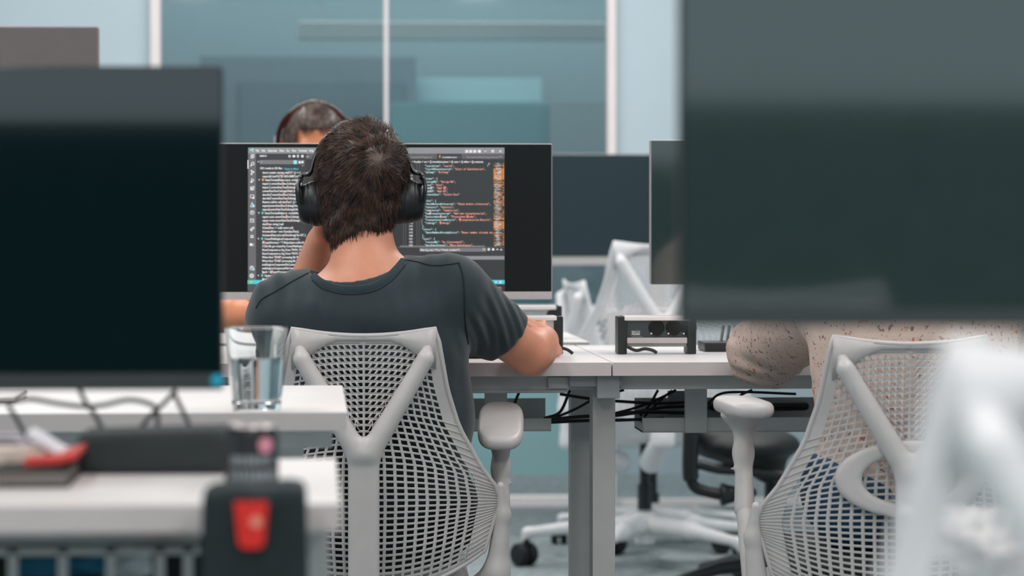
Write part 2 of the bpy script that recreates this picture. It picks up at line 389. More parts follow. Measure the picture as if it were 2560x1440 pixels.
# bundled cables between the trays: each one a thing
cabs = [([(1268, 1085), (1283, 1020), (1300, 975)], 5.66, .0028), ([(1360, 1046), (1400, 1030), (1425, 975)], 5.66, .0030),
 ([(1378, 1048), (1440, 1022), (1500, 990), (1560, 975)], 5.64, .0026), ([(1370, 1050), (1450, 1042), (1540, 1038), (1610, 1030), (1712, 1032)], 5.62, .0036),
 ([(1372, 1056), (1460, 1052), (1560, 1050), (1660, 1046)], 5.63, .0032), ([(1400, 985), (1470, 996), (1560, 1004), (1640, 1008), (1714, 1006)], 5.65, .0030),
 ([(1500, 1042), (1580, 1022), (1640, 1000), (1690, 975)], 5.67, .0026), ([(1535, 1035), (1600, 1028), (1660, 1018), (1714, 1016)], 5.66, .0030),
 ([(1600, 1040), (1625, 1010), (1645, 975)], 5.68, .0026), ([(1610, 1042), (1650, 1002), (1680, 976)], 5.69, .0024),
 ([(1815, 1045), (1832, 1020), (1850, 990), (1880, 975)], 5.64, .0026), ([(1770, 1010), (1800, 985), (1860, 980), (1990, 985)], 5.66, .0026)]
for i, (p, Y, r) in enumerate(cabs):
    m = MD(); m.tube(spl([W(x, y, Y+.004*j) for j, (x, y) in enumerate(p)], 6), r, 8)
    tag(mk('power_cable', m, m_cable), 'black cable hanging in the bundle beneath the white bench desks', 'cable', 'cables under the bench desks')
m = MD()
pts = [W(x, 1010, 5.66) for x in (1775, 1850, 1930, 2000)]
m.box2(W(1772, 1028, 5.66), W(2010, 1000, 5.73), bev=.008); mk0 = mk('power_strip', m, m_black)
tag(mk0, 'black power strip lying in the right cable tray under the desk', 'power strip')

# colleague's desk, beyond
dc = desk('far white desk behind the glowing monitor, where the colleague with headphones leans', WX(1462, 6.35)-1.6, WX(1462, 6.35), 6.24, 6.80, legs=[(WX(1420, 6.4)-1.4, 6.4), (WX(1420, 6.4)-1.4, 6.7)], mat=m_desk)
# foreground desks at the left
DBX = WX(851, 2.66); DAX = WX(869, 3.95)
db = desk('nearest white desk at lower left, carrying the big switched-off monitor', DBX-1.6, DBX, 2.66, 3.17, legs=[(DBX-.03, 2.90), (DBX-1.5, 2.8), (DBX-1.5, 3.1)], rail=False)
da = desk('second white desk at left, the water glass stands on its front edge', DAX-1.6, DAX, 3.95, 4.6, legs=[(DAX-.08, 4.4), (DAX-1.5, 4.1), (DAX-1.5, 4.5)])

# ------------------------------------------------------------------ monitors
def monitor(label, cx, cz, Y, w=.695, h=.325, d=.022, scr=m_screen, bezel=.004, chin=.016, chinmat=m_alu, rim=m_alu, base_z=.75, lean=0, stand=True, back=False, group=None, frame_off=0, foot=.0):
    t = thing('monitor', label, 'monitor', (cx, Y, base_z), group)
    m = MD(); m.box((cx, Y+d/2+.002, cz), (w, d, h), bev=.003); mk('housing', m, rim, t)
    x0, x1 = cx-w/2, cx+w/2; z0, z1 = cz-h/2, cz+h/2
    m = MD(); m.box2((x0+.0018, Y, z0+chin), (x1-.0018, Y+.004, z1-.0016), bev=.0008); mk('screen', m, scr, t)
    if chin > .001:
        m = MD(); m.box2((x0+.0006, Y-.0008, z0+.0005), (x1-.0006, Y+.004, z0+chin-.0003), bev=.0008); mk('chin_bezel', m, chinmat, t)
    if stand:
        m = MD(); m.box2((cx-.03, Y+d+.002, base_z+.01), (cx+.03, Y+d+.03, cz+.04), bev=.006); mk('stand_neck', m, m_alu, t)
        m = MD(); m.box2((cx-.12, Y-.04, base_z), (cx+.12, Y+.14, base_z+.010), bev=.004); mk('stand_base', m, m_alu, t)
    return t
YM = 5.90
sM = FPX/YM
mx0, mx1 = W(501, 550, YM).x, W(1381, 550, YM).x
mz1, mz0 = WZ(358, YM, 941), WZ(749, YM, 941)
mon = monitor('ultrawide monitor showing a code editor between dark side bars, in front of the man', (mx0+mx1)/2, (mz0+mz1)/2, YM, mx1-mx0, mz1-mz0, scr=m_screenb, chin=.0155)
# woman's monitor, black
a, b = W(1626, 530, 5.88), W(2490, 530, 5.88)
monitor('matt black monitor in mid-distance at right, its thin left rim catching light', (a.x+b.x)/2, (WZ(348, 5.88)+WZ(712, 5.88))/2, 5.88, b.x-a.x, WZ(348, 5.88)-WZ(712, 5.88), scr=m_screenm, chin=0, rim=m_alu)
# far monitor behind the white chair
FY = 9.55
a, b = W(1330, 530, FY), W(1960, 530, FY)
fd = desk('farthest white desk near the glass wall, mostly hidden by monitors', a.x-.1, b.x+.5, 9.45, 10.1, z=.72, legs=[(b.x+.4, 9.5), (b.x+.4, 10)], rail=False)
monitor('distant dark teal monitor with a silver chin, left of the white empty chair', (a.x+b.x)/2, (WZ(384, FY)+WZ(663, FY))/2, FY, b.x-a.x, WZ(384, FY)-WZ(663, FY), scr=M('dark_teal_screen', (14, 42, 50), .35, var=.05), chin=.026, rim=m_alu, base_z=.72)
# big left foreground monitor
a, b = W(-1208, 570, 2.95), W(557, 570, 2.95)
lm = monitor('large switched-off black monitor filling the left of the view', (a.x+b.x)/2, (WZ(164, 2.95)+WZ(976, 2.95))/2, 2.95, b.x-a.x, WZ(164, 2.95, 300)-WZ(976, 2.95, 300), scr=m_screen, chin=.0165, chinmat=M('charcoal_bezel', (42, 52, 55), .6, var=.05), rim=m_blackm)
p = W(543, 950, 2.948); m = MD(); m.cyl(p, p+Vector((0, -.0015, 0)), .0062, n=24); mk('round_sticker', m, M('cyan_sticker', (0, 160, 190), .5, var=.02), lm, label='round cyan sticker on the lower right corner of the bezel')
# right near monitor
NY = 2.2
a, b = W(1702, 420, NY), W(3950, 420, NY)
zt = 1.32; zb = WZ(818, NY, 2000)
rm = monitor('very close blurred dark monitor filling the upper right of the view', (a.x+b.x)/2, (zt+zb)/2, NY, b.x-a.x, zt-zb, scr=m_screenm, chin=.013, chinmat=M('slate_bezel', (50, 60, 61), .6, var=.05), rim=m_blackm)
desk('nearest right-hand white desk, hidden behind the blurred white chair', a.x+.24, b.x+.7, 1.95, 2.6, legs=[(a.x+.30, 2.5), (b.x+.6, 2.05), (b.x+.6, 2.5)], rail=False)
# light backed monitor behind the left one
a, b = W(-600, 100, 4.2), W(246, 100, 4.2)
monitor('taupe-grey monitor standing behind the big black one at top left', (a.x+b.x)/2, (WZ(65, 4.2, 100)+WZ(470, 4.2, 100))/2, 4.2, b.x-a.x, WZ(65, 4.2, 100)-WZ(470, 4.2, 100), scr=M('taupe_panel', (112, 106, 104), .55, var=.04), chin=0, rim=M('taupe_rim', (160, 132, 130), .5, var=.04))

# ------------------------------------------------------------------ what the screen shows
cols = {'w': (250, 250, 250), 'g': (168, 172, 174), 'c': (150, 236, 240), 'k': (205, 242, 244), 'r': (255, 176, 156), 'p': (250, 120, 110), 'o': (238, 150, 70), 't': (80, 200, 215), 'gr': (90, 200, 160),
        'ed': (47, 51, 53), 'sb': (54, 57, 60), 'ab': (103, 102, 106), 'tb': (142, 142, 146), 'tab': (92, 90, 92), 'in': (120, 120, 122), 'ln': (150, 152, 152), 'mr': (62, 36, 42), 'sh': (74, 80, 84), 'dim': (110, 110, 112), 'bar': (30, 34, 36)}
keys = list(cols); mats = [EM('screen_'+k_, cols[k_], 1.0) for k_ in keys]
SL = [YM-.0006, YM-.0010, YM-.0014, YM-.0018]
bgm = MD(); fgm = MD()
def R_(x0, y0, x1, y1, c, l=0, tgt=None):
    Y = SL[l]; (bgm if tgt is None else tgt).add([W(x0, y1, Y), W(x1, y1, Y), W(x1, y0, Y), W(x0, y0, Y)], [(0, 1, 2, 3)], keys.index(c))
def T_(s, x, y, size, c, width=None, mono=None, l=2, bold=.0):
    Y = SL[l]; O = W(x, y, Y); k_ = (W(x+100, y, Y).x-O.x)/100
    def put(vs, fs, ox, sx, sz):
        if not vs: return
        for dx in ((0, .35) if bold else (0,)):
            fgm.add([(O.x+(ox+dx+v[0]*sx)*k_, Y-.00005*(dx > 0), O.z+v[1]*sz*k_) for v in vs], fs, keys.index(c))
    if mono:
        for i, ch in enumerate(s):
            if ch == ' ': continue
            vs, fs = glyphs(ch, 'CENTER'); put(vs, fs, (i+.5)*mono, size*.88, size)
    else:
        vs, fs = glyphs(s)
        sx = size
        if width and vs: sx = width/max(v[0] for v in vs)
        put(vs, fs, 0, sx, size)
R_(620, 369, 1261.5, 729, 'ed', 0)
R_(620.5, 369, 1261, 384, 'tb', 1); R_(620, 384, 640, 700, 'ab', 1); R_(640, 384, 765, 700, 'sb', 1)
R_(765, 384, 1261, 397.5, 'tab', 1); R_(1092, 384, 1154, 397.5, 'sb', 2); R_(619, 700, 1261.5, 710, 't', 1); R_(619, 700, 633, 710, 'gr', 2)
R_(619, 710, 1261.5, 729, 'sh', 1); R_(1180, 710.5, 1261, 729, 'mr', 2)
R_(1000, 614, 1212, 618, 'in', 1); R_(765, 617.5, 1261, 618.5, 'dim', 2); R_(765, 619, 1261, 639, 'sb', 1); R_(1049, 620, 1216, 629, 'in', 2); R_(765, 640, 1261, 649, 'tb', 1)
R_(649, 400, 761, 410.5, 'in', 2); R_(734, 401, 742, 410, 'c', 3); R_(619, 400, 621, 422, 'w', 2)
for i, (s, x, w) in enumerate((('File', 639, 9), ('Edit', 654, 9), ('Selection', 669.5, 22.5), ('View', 698, 12), ('Go', 716, 7), ('Run', 730, 10), ('Terminal', 746, 20), ('Help', 772, 12))): T_(s, x, 379, 7.5, 'w', w, bold=1)
T_('SEARCH', 649, 392, 6.5, 'w', 17, bold=1); T_('T', 652, 408, 6.5, 'w'); T_('LIS', 766, 393, 5, 'w'); T_('5251 results in 235 files -', 650, 423, 7.6, 'w', 58, bold=1); T_('Open in editor', 711, 424.5, 7.6, 't', 35, bold=1)
T_('>', 643.5, 407, 8, 'w', bold=1); T_('...', 753, 414.5, 7, 'w', 7, bold=1)
left = [('donor number starting with ST", () => {', 656, 95, 66), ('expect(isCaseFO("ST-2022-0000").toBeFal', 656, 102, 48), ('*StatusTerminalHelper.test.ts  src\\utils\\...', 663, 88, 0),
 ('import { convertDateTimeToStringOrNull', 656, 97, 51), ('import { convertDateTimeToStringOrNull', 656, 97, 63), ('convertDateTimeToStringOrNull } from "', 656, 93, 0),
 ('describe("convertDateTimeToStringOrNu', 656, 96, 53), ('describe("convertDateTimeToStringOrNu', 656, 96, 65), ('Returns null for null dateTime", () => {', 656, 92, 60),
 ('expect(convertDateTimeToStringOrNull(nu', 656, 100, 47), ('expect(convertDateTimeToStringOrNull(nu', 656, 100, 59), ('*StatusTerminalHelper.ts  src\\utils\\help...', 662, 92, 0),
 ('export const convertDateTimeToStringOrNu', 656, 103, 60), ('export const convertDateTimeToStringOrNu...', 656, 108, 73), ('dateTime: string | null', 656, 52, 11),
 ('if (dateTime == null) return null;', 656, 77, 17), ('formattedDate = new Date(dateTime);', 656, 91, 78), ('formattedDate.toLocaleTimeString("de-CH", {', 656, 108, 57),
 ('*CreateMultiSegIconComponentsForS...', 661, 89, 0), ('$TargetDirectory = "C:\\Repos\\part-cod\\src\\h...', 655.5, 108, 3), ('// This file got created by CreateMultiSegIcon...', 655.5, 109, 6),
 ('ReactComponent as Svg } from "PATH_TO_S...', 655.5, 108, 84), ('ReactComponent as Svg } from "PATH_TO_S...', 655.5, 108, 92), ('Write-Host "START processing file \'$svgFile', 655, 105, 34),
 ('Write-Host "START processing file \'$svgFile', 655, 105, 43), ('multiSegIconComponentFileContent.Rep', 655, 96, 0), ('multiSegIconComponentFileContent.Rep', 655, 96, 0), ('$path = ($TargetDirectory + "\\" + "', 655, 82, 25),
 ('*UpdateOrganIcon.tsx.ps1  src', 661, 75, 0), ('$PathToOrgan', 655, 36, 14)]
for i, (s, x, w, hl) in enumerate(left):
    y = 434+i*9.2
    f = s[0] == '*'
    T_(s.lstrip('*'), x, y, 7.6, 'w', w, bold=1)
    if hl: R_(x+hl-1.6, y-7.6, x+hl+1.8, y+1.6, 'p', 1)
    if f:
        R_(x-8, y-6, x-3, y, 'o' if i == 2 else 'gr', 2); fgm.cur = 0
        T_('v', x-17, y-1, 8, 'w', bold=1)
right = [(1062, 'k', '"searchIcon": ', '"search"', ','), (1062, 'k', '"startOfCoordination": ', '"Start of Coordination"', ','), (1062, 'k', '"xClamp": ', '"X-Clamp"', ''), (1055, 'k', '},', '', ''), (1055, 'k', '"buttons": {', '', ''),
 (1062, 'k', '"assignMe": ', '"Assign Me"', ','), (1062, 'k', '"save": ', '"Save"', ','), (1062, 'k', '"addST": ', '"Add ST"', ','), (1062, 'k', '"addFO": ', '"Add FO"', ','), (1062, 'k', '"createCase": ', '"Create Case"', ''), (1055, 'k', '},', '', ''),
 (1055, 'k', '"titles": {', '', ''), (1062, 'k', '"checkBeforeAllocation": ', '"Check before allocation"', ','), (1062, 'k', '"contacts": ', '"Contacts"', ','), (1062, 'k', '"completion": ', '"Completion"', ','), (1062, 'k', '"newTransplantation": ', '"Add new transplantation"', ','),
 (1062, 'k', '"procurementTeams": ', '"Procurement Teams"', ','), (1062, 'k', '"transplantationDetails": ', '"Transplantation Details"', ','), (1062, 'k', '"timings": ', '"Timings"', ''), (1055, 'k', '},', '', ''), (1055, 'k', '"alerts": {', '', ''),
 (1062, 'k', '"donorNumberAlreadyExists": ', '"Donor number already exi', ''), (1055, 'k', '},', '', ''), (1055, 'k', '"texts": {', '', ''), (1062, 'k', '"createdBy": ', '"by {{username}}"', ','), (1062, 'k', '"mainCoordinator": ', '"Main Coordinator"', ',')]
cp = 3.22
for i, (x, c, a, b, e) in enumerate(right):
    y = 417+i*7.93
    T_(a, x, y, 6.9, c, mono=cp, bold=1); T_(b, x+len(a)*cp, y, 6.9, 'r', mono=cp, bold=1); T_(e, x+(len(a)+len(b))*cp, y, 6.9, 'w', mono=cp, bold=1)
    T_(str(98+i), 1022, y, 6.6, 'w', mono=3.2, bold=1)
for hx, hy in ((1079, 7), (1112, 7), (1075, 15), (1102, 16), (1168, 16), (1150, 17), (1101, 18)): R_(hx-1.5, 417+hy*7.93-6.5, hx+1.5, 417+hy*7.93+1, 'p', 1)
for gx in (1008, 1014, 1042, 1048): R_(gx, 404, gx+.8, 615, 'dim', 1)
R_(1054.3, 505, 1055.1, 562, 'g', 1)
T_('AccordionWrapper.tsx', 1027, 395, 6.6, 'g', 54); R_(1098, 388, 1101, 394, 'o', 3); T_('translation.json', 1105, 395, 6.6, 'w', 37, bold=1); T_('x', 1146, 394.5, 7, 'w'); T_('ProcurementTeamComponent.tsx', 1167, 395, 6.6, 'g', 78); T_('...', 1247, 392, 7, 'w', 8, bold=1)
T_('public > locales > en > {} translation.json > {} case > {} titles > [] contacts', 1012, 406.5, 6.8, 'w', 196, bold=1)
T_('Filter (e.g. text, **/*.ts, !**/node_modules/**)', 1050.5, 627, 6.6, 'w', 98, bold=1)
for gx in (1163, 1172.5, 1182.5): R_(gx, 375, gx+7, 381.5, 'w', 2); R_(gx+(1 if gx != 1172.5 else 1), 376.2, gx+3.2, 380, 'tb', 3)
R_(1191.5, 375, 1192.3, 381.5, 'w', 2); R_(1195.5, 375, 1202, 381.5, 'w', 2); R_(1210.5, 377.4, 1216.5, 378.5, 'w', 2); R_(1229, 375, 1235, 381, 'w', 2); R_(1231, 377, 1234, 380, 'tb', 3); T_('x', 1247.5, 380.5, 10, 'w', 6.5, bold=1)
def ring(x, y, r, c, w=1.2, l=2, n=16, a0=0, a1=360):
    Y = SL[l]; vs = []
    for j in range(n+1):
        a = math.radians(a0+(a1-a0)*j/n)
        for q in (r-w/2, r+w/2): vs.append(W(x+q*math.cos(a), y-q*math.sin(a), Y))
    fgm.add(vs, [(2*j, 2*j+1, 2*j+3, 2*j+2) for j in range(n)], keys.index(c))
def frame(x0, y0, x1, y1, c, w=1.1, l=2):
    for a in ((x0, y0, x1, y0+w), (x0, y1-w, x1, y1), (x0, y0, x0+w, y1), (x1-w, y0, x1, y1)): R_(*a, c, l)
def stroke(pts, c, w=1.2, l=2):
    Y = SL[l]
    for (x0, y0), (x1, y1) in zip(pts, pts[1:]):
        L = math.hypot(x1-x0, y1-y0); nx, ny = -(y1-y0)/L*w/2, (x1-x0)/L*w/2
        fgm.add([W(x0-nx, y0-ny, Y), W(x1-nx, y1-ny, Y), W(x1+nx, y1+ny, Y), W(x0+nx, y0+ny, Y)], [(0, 1, 2, 3)], keys.index(c))
stroke([(625.5, 373), (633, 379), (633, 371), (625.5, 377)], 'c', 1.6)
frame(626.5, 388, 633, 396, 'w'); frame(629, 385.5, 635.8, 393.5, 'w'); ring(632, 409, 3.6, 'w', 1.5); stroke([(629.5, 411.5), (626, 416)], 'w', 1.8)
stroke([(629, 427), (629, 435)], 'w'); stroke([(634, 430), (629, 433)], 'w'); ring(629, 427, 1.5, 'w'); ring(629, 435.5, 1.5, 'w'); ring(634, 430, 1.5, 'w')
stroke([(629, 446), (635.5, 450.5), (629, 455), (629, 446)], 'w'); ring(628.5, 454.5, 1.8, 'w', 1.6)
for x, y in ((625.5, 471), (630.3, 471), (625.5, 466.5)): frame(x, y, x+4.6, y+4.6, 'w')
frame(631.5, 465.5, 636, 470, 'w')
frame(625.5, 487, 635.8, 495, 'w'); ring(633.5, 494.5, 2, 'w', 1.4); stroke([(629, 507), (631.5, 507), (631.5, 511), (635, 517), (626, 517), (629, 511), (629, 507)], 'w'); ring(634, 514.5, 1.6, 'c', 3)
ring(630.5, 531.5, 4.8, 'w'); stroke([(629, 534), (629, 529), (633, 531)], 'w'); frame(625.5, 546.5, 635, 556, 'w'); stroke([(628, 549), (631, 552), (634, 552)], 'w')
stroke([(625.5, 575), (629, 570), (634.5, 567.5), (635, 571), (629, 575)], 'w', 1.6); ring(628.6, 576, 1.5, 'w'); ring(630, 591, 3, 'w', 1.6); stroke([(626.5, 594), (633.5, 594)], 'w', 1.4)
R_(624.5, 608.5, 630.5, 614.5, 'w', 2); R_(631.5, 609, 635, 615.5, 'g', 2); ring(629.5, 670, 4.8, 'w'); ring(629.5, 669, 1.6, 'w'); ring(634, 673.5, 1.3, 'c', 2.6); ring(629.3, 689.5, 4.6, 'w', 1.8); ring(629.3, 689.5, 1.6, 'w')
ring(724, 390.5, 2.4, 'w', 1.4); R_(731.5, 388, 738, 393, 'w', 2); frame(742.5, 387, 747, 393.5, 'w', 1.3); ring(756, 390.5, 2.2, 'w', 2.2); R_(747, 403.5, 752, 408, 'w', 3); R_(754, 403, 758.5, 407.5, 'w', 3)
stroke([(626, 707), (629, 703.5), (627, 706.5), (630, 703)], 'w'); T_('master', 645, 708, 6.5, 'w', 26); stroke([(1239, 707), (1241, 703)], 'w', 2); frame(1249, 702.5, 1253, 708, 'w'); ring(1249.5, 721, 2.8, 'w', 1.8, a0=-130, a1=130); T_('10:08', 1231, 718, 5, 'w', 9, bold=1)
stroke([(1206.5, 621.5), (1213, 621.5), (1209.8, 626.5), (1206.5, 621.5)], 'w', 1.3); ring(1222, 623.5, 2.2, 'w', 2); R_(1230, 621, 1235.5, 626, 'w', 2); stroke([(1240.5, 625), (1243.3, 622), (1246, 625)], 'w', 1.3); T_('x', 1250, 626, 8, 'w', 5.5, bold=1)
T_('I', 1218.5, 416, 7, 'w'); T_('2', 1221, 411.5, 6, 'w', bold=1)
rr = random.Random(3); y = 407.
while y < 615:
    hot = (421 < y < 449) or (544 < y < 548) or (553 < y < 571)
    hgt = rr.uniform(.5, 1.1)
    if hot or rr.random() < .28: R_(1234, y, 1255.5, y+hgt, 'o', 1)
    for q in range(3):
        x = rr.uniform(1236, 1246); R_(x, y, x+rr.uniform(3, 9), y+hgt*.8, rr.choice(('k', 'w', 'r', 'g', 'bar', 'dim')), 2)
    if hot or rr.random() < .45: R_(1257, y, 1259.8, y+hgt+.3, 'o', 1)
    y += hgt+rr.uniform(.15, .8 if not hot else .35)
so = mk('screen_window', bgm, mats, mon, smooth=False, label='glowing grey editor panels on the screen')
so = mk('screen_lettering', fgm, mats, mon, smooth=False, label='white, teal and coral lines of code and icons')
# ------------------------------------------------------------------ mesh-back office chair
import bisect
def interp(t, xs, ys): return np.interp(t, xs, ys)
CZ = [.375, .45, .53, .60, .628, .68, .74, .808]          # height at the centre line of each row ...
EX = [.205, .222, .232, .222, .200, .160, .140, .126]      # ... and where that row meets the outline
EZ = [.440, .497, .525, .553, .582, .655, .720, .800]
def back_y(x, z):
    prof = float(np.interp(z, [.33, .45, .55, .68, .82], [-.205, -.238, -.245, -.243, -.262]))
    u = abs(x)/.24
    return prof+.075*u*u*float(np.interp(z, [.4, .55, .8], [1.25, 1.0, .55]))
def bp(u, cz, dy=0.0):
    s = 1 if u >= 0 else -1; a = abs(u)
    ex = float(np.interp(cz, CZ, EX)); ez = float(np.interp(cz, CZ, EZ))
    z = cz+(ez-cz)*a**2.3; x = s*a*ex
    return Vector((x, back_y(x, z)+dy, z))
def vb(cz): return float(np.interp(cz, [.645, .805], [.0, .112]))     # half width of the fork at this height
def lattice():
    md = MD(); N = 41; zs = [.808-(.808-.375)*i/N for i in range(N+1)]
    def cell(a, b, c, d, fx, fz, fill=False, flip=False):
        P = [a, b, c, d]
        if flip: P = a, b, c, d = [b, a, d, c]
        if fill:
            md.add(P, [(0, 1, 2, 3)]); return
        def q(s, t): return (a*(1-s)+b*s)*(1-t)+(d*(1-s)+c*s)*t
        s0, s1, t0, t1 = (1-fx)/2, 1-(1-fx)/2, (1-fz)/2, 1-(1-fz)/2
        I = [q(s0, t0), q(s1, t0), q(s1, t1), q(s0, t1)]
        md.add(P+I, [(0, 1, 5, 4), (1, 2, 6, 5), (2, 3, 7, 6), (3, 0, 4, 7)])
    NC = 13
    for i in range(N):
        zt, zb_ = zs[i], zs[i+1]; zm = (zt+zb_)/2
        ex = float(np.interp(zm, CZ, EX)); V = vb(zm) if zm > .645 else 0
        for s in (-1, 1):
            u0 = 0 if V == 0 else max(0, (V-.006)/ex)
            # outer field
            cols_ = [j/NC for j in range(NC+1)]; cols_ = [c_ for c_ in cols_ if c_ >= u0-.03]
            for ua, ub in zip(cols_, cols_[1:]):
                A, B, Cc, D = bp(s*ua, zt), bp(s*ub, zt), bp(s*ub, zb_), bp(s*ua, zb_)
                if zm > .645 and ua*ex < V-.002: continue
                last = ub > .86; fl = (zm > .785) or last or (i >= N-1)
                fz = .66
                if i >= N-4: fz = .55
                cell(A, B, Cc, D, .70, fz, fl, s < 0)
            if zm > .645:   # fan of slanted slots inside the fork
                n = int(V/.0105)+1; sl = .0065
                for j in range(n):
                    xa, xb = j*.0105, (j+1)*.0105
                    if xa > V: break
                    def pp(x, cz, off):
                        x = max(0, x+off); e = float(np.interp(cz, CZ, EX)); return bp(s*min(1, x/e), cz)
                    A, B, Cc, D = pp(xa, zt, sl/2 if j else 0), pp(xb, zt, sl/2), pp(xb, zb_, -sl/2), pp(xa, zb_, -sl/2 if j else 0)
                    cell(A, B, Cc, D, .62, .62, (i == 0 and xa > .045) or (i < 1) or (xa > .085 and i < 3), s < 0)
    return md
def bridge_pts():
    R = [bp(1, z) for z in np.linspace(.808, .375, 30)]
    L = [bp(-1, z) for z in np.linspace(.375, .808, 30)]
    bot = [bp(u, .375) for u in np.linspace(1, -1, 25)][1:-1]
    tl = bp(-1, .808)
    top = [Vector((x, back_y(x, .815)-.001, .808+.012*(abs(x)/.12)**2+.003)) for x in np.linspace(-.119, .119, 15)]
    return R+bot+L+top
_cc = {}
def chair_parts():
    if _cc: return _cc
    _cc['lattice'] = lattice()
    m = MD(); pts = bridge_pts(); m.tube(pts, .0042, 8, closed=True); _cc['rim'] = m
    for s, kk in ((-1, 'ridgesL'), (1, 'ridgesR')):
        m = MD()
        for i in range(12, 41, 1):
            z = .808-(.808-.375)*i/41
            m.tube([bp(s*u, z, -.0022) for u in np.linspace(.83, .995, 6)], .0013, 5)
        _cc[kk] = m
    # solid upper corners
    m = MD()
    for s in (-1, 1):
        vs = []; fs = []
        nx = 8
        for i in range(nx+1):
            x = .0+.121*i/nx
            zt = .811+.012*(x/.12)**2; zb_ = .806 if x < .04 else .806-.052*((x-.04)/.081)**1.3
            zb_ = min(zb_, .803)
            for z in (zt, (zt+zb_)/2, zb_): vs.append((s*x, back_y(x, z)-.003, z))
        for i in range(nx):
            for j in range(2): fs.append((i*3+j, i*3+j+1, i*3+j+4, i*3+j+3))
        m.add(vs, fs)
    _cc['corner'] = m
    def ty(z): return back_y(0, z)-.036
    def f(P):
        Q = P.copy(); d = rbox(Q, (0, ty(.5), .475), (.0262, .013, .165), .010)
        lower = cap(P, (0, -.262, .33), (0, -.10, .26), .024, .03)
        d = smin(d, lower, .03)
        for s in (-1, 1):
            a = (s*.010, ty(.62), .615); b = (s*.103, back_y(.103, .772)-.020, .772)
            c = cap(P*v3((1, 1, 1)), a, b, .0185, .0145); d = smin(d, c, .010)
            d = smin(d, cap(P, b, (s*.106, back_y(.106, .785)-.004, .786), .012, .010), .006)
        return d
    _cc['tower'] = surf(f, (-.13, -.32, .22), (.13, -.06, .81), .004)
    def g(P):
        d = None
        for s in (-1, 1):
            q = cap(P, (s*.232, back_y(.232, .545)-.001, .552), (s*.236, -.165, .50), .007, .013)
            q = smin(q, cap(P, (s*.236, -.165, .50), (s*.226, -.16, .40), .013, .020), .012)
            q = smin(q, cap(P, (s*.226, -.16, .40), (s*.17, -.10, .345), .020, .024), .02)
            q = smin(q, cap(P, (s*.17, -.10, .345), (s*.06, 0, .325), .022, .025), .02)
            d = q if d is None else np.minimum(d, q)
        return smin(d, ell(P, (0, 0, .335), (.11, .13, .035)), .03)
    _cc['yoke'] = surf(g, (-.27, -.24, .28), (.27, .15, .58), .0045)
    def seat(P):
        d = rbox(P, (0, .05, .425), (.165, .20, .045), .040)
        return smax(d, -(P[:, 2]-.388), .01)
    _cc['seat'] = surf(seat, (-.26, -.23, .36), (.26, .27, .49), .008)
    def pan(P):
        d = rbox(P, (0, .04, .385), (.18, .205, .028), .026); return smin(d, ell(P, (0, 0, .355), (.15, .15, .04)), .03)
    _cc['pan'] = surf(pan, (-.26, -.23, .30), (.26, .27, .42), .008)
    def padf(P):
        d = rbox(P, (0, 0, 0), (.040, .115, .0125), .0115); return smax(d, ell(P, (0, 0, 0), (.052, .128, .05)), .012)
    _cc['pad'] = surf(padf, (-.06, -.14, -.03), (.06, .14, .03), .004)
    def stem(P):
        d = cap(P, (0, 0, -.02), (0, 0, -.075), .017, .0135); d = smin(d, cap(P, (0, 0, -.075), (0, -.02, -.165), .0135, .017), .02)
        d = smin(d, ell(P, (0, 0, -.012), (.036, .05, .010)), .035)
        return smin(d, cap(P, (.012, -.01, -.10), (.024, -.01, -.098), .004, .0015), .004)
    _cc['stem'] = surf(stem, (-.05, -.07, -.26), (.05, .07, .01), .004)
    def lum(P):   # oval lumbar loop
        Q = P.copy(); r = np.sqrt((Q[:, 0]/.096)**2+((Q[:, 2]-.600)/.050)**2)
        yb = -.262+.05*(Q[:, 0]/.2)**2
        a = np.abs(r-1)*.055-.012; b = np.abs(Q[:, 1]-yb)-.008
        return smax(a, b, .008)
    _cc['lumbar'] = surf(lum, (-.14, -.30, .51), (.14, -.20, .69), .003)
    _cc['post'] = MD().cyl((0, 0, .11), (0, 0, .26), .0125, n=20)
    m = MD(); m.cyl((0, 0, .115), (0, 0, .165), .021, .021, 24); m.cyl((0, 0, .165), (0, 0, .30), .0145, n=20); _cc['lift'] = m
    def leg(P):
        d = cap(P, (0, 0, .105), (.14, 0, .100), .026, .018); d = smin(d, cap(P, (.14, 0, .100), (.285, 0, .082), .018, .012), .02)
        return smin(d, cap(P, (.285, 0, .082), (.292, 0, .062), .012, .009), .01)
    _cc['base_leg'] = surf(leg, (-.04, -.04, .03), (.32, .04, .15), .006)
    _cc['hub'] = MD().lathe([(0, .06), (.024, .06), (.028, .09), (.032, .115), (.026, .135), (0, .136)], (0, 0, 0), 24)
    m = MD()
    for s in (-1, 1): m.lathe([(.0, s*.004), (.026, s*.004), (.0285, s*.008), (.0285, s*.020), (.025, s*.025), (0, s*.026)], (0, 0, .029), 20, 'x')
    m.cyl((0, 0, .03), (0, .012, .066), .007, n=10); m.cyl((-.012, 0, .03), (.012, 0, .03), .010, n=12); _cc['castor'] = m
    return _cc
_mesh = {}
def cmesh(key, mat, solid=0):
    k_ = (key, mat.name)
    if k_ not in _mesh:
        P = chair_parts()[key]; me = bpy.data.meshes.new(key); me.from_pydata(P.V, [], P.F); me.materials.append(mat)
        me.polygons.foreach_set('use_smooth', [True]*len(me.polygons)); me.update()
        if key in ('castor', 'lift', 'hub'): me.set_sharp_from_angle(angle=math.radians(35))
        if key in ('lattice',):
            bm = bmesh.new(); bm.from_mesh(me); bmesh.ops.remove_doubles(bm, verts=bm.verts, dist=.0004); bm.to_mesh(me); bm.free()
        _mesh[k_] = me
    return _mesh[k_]
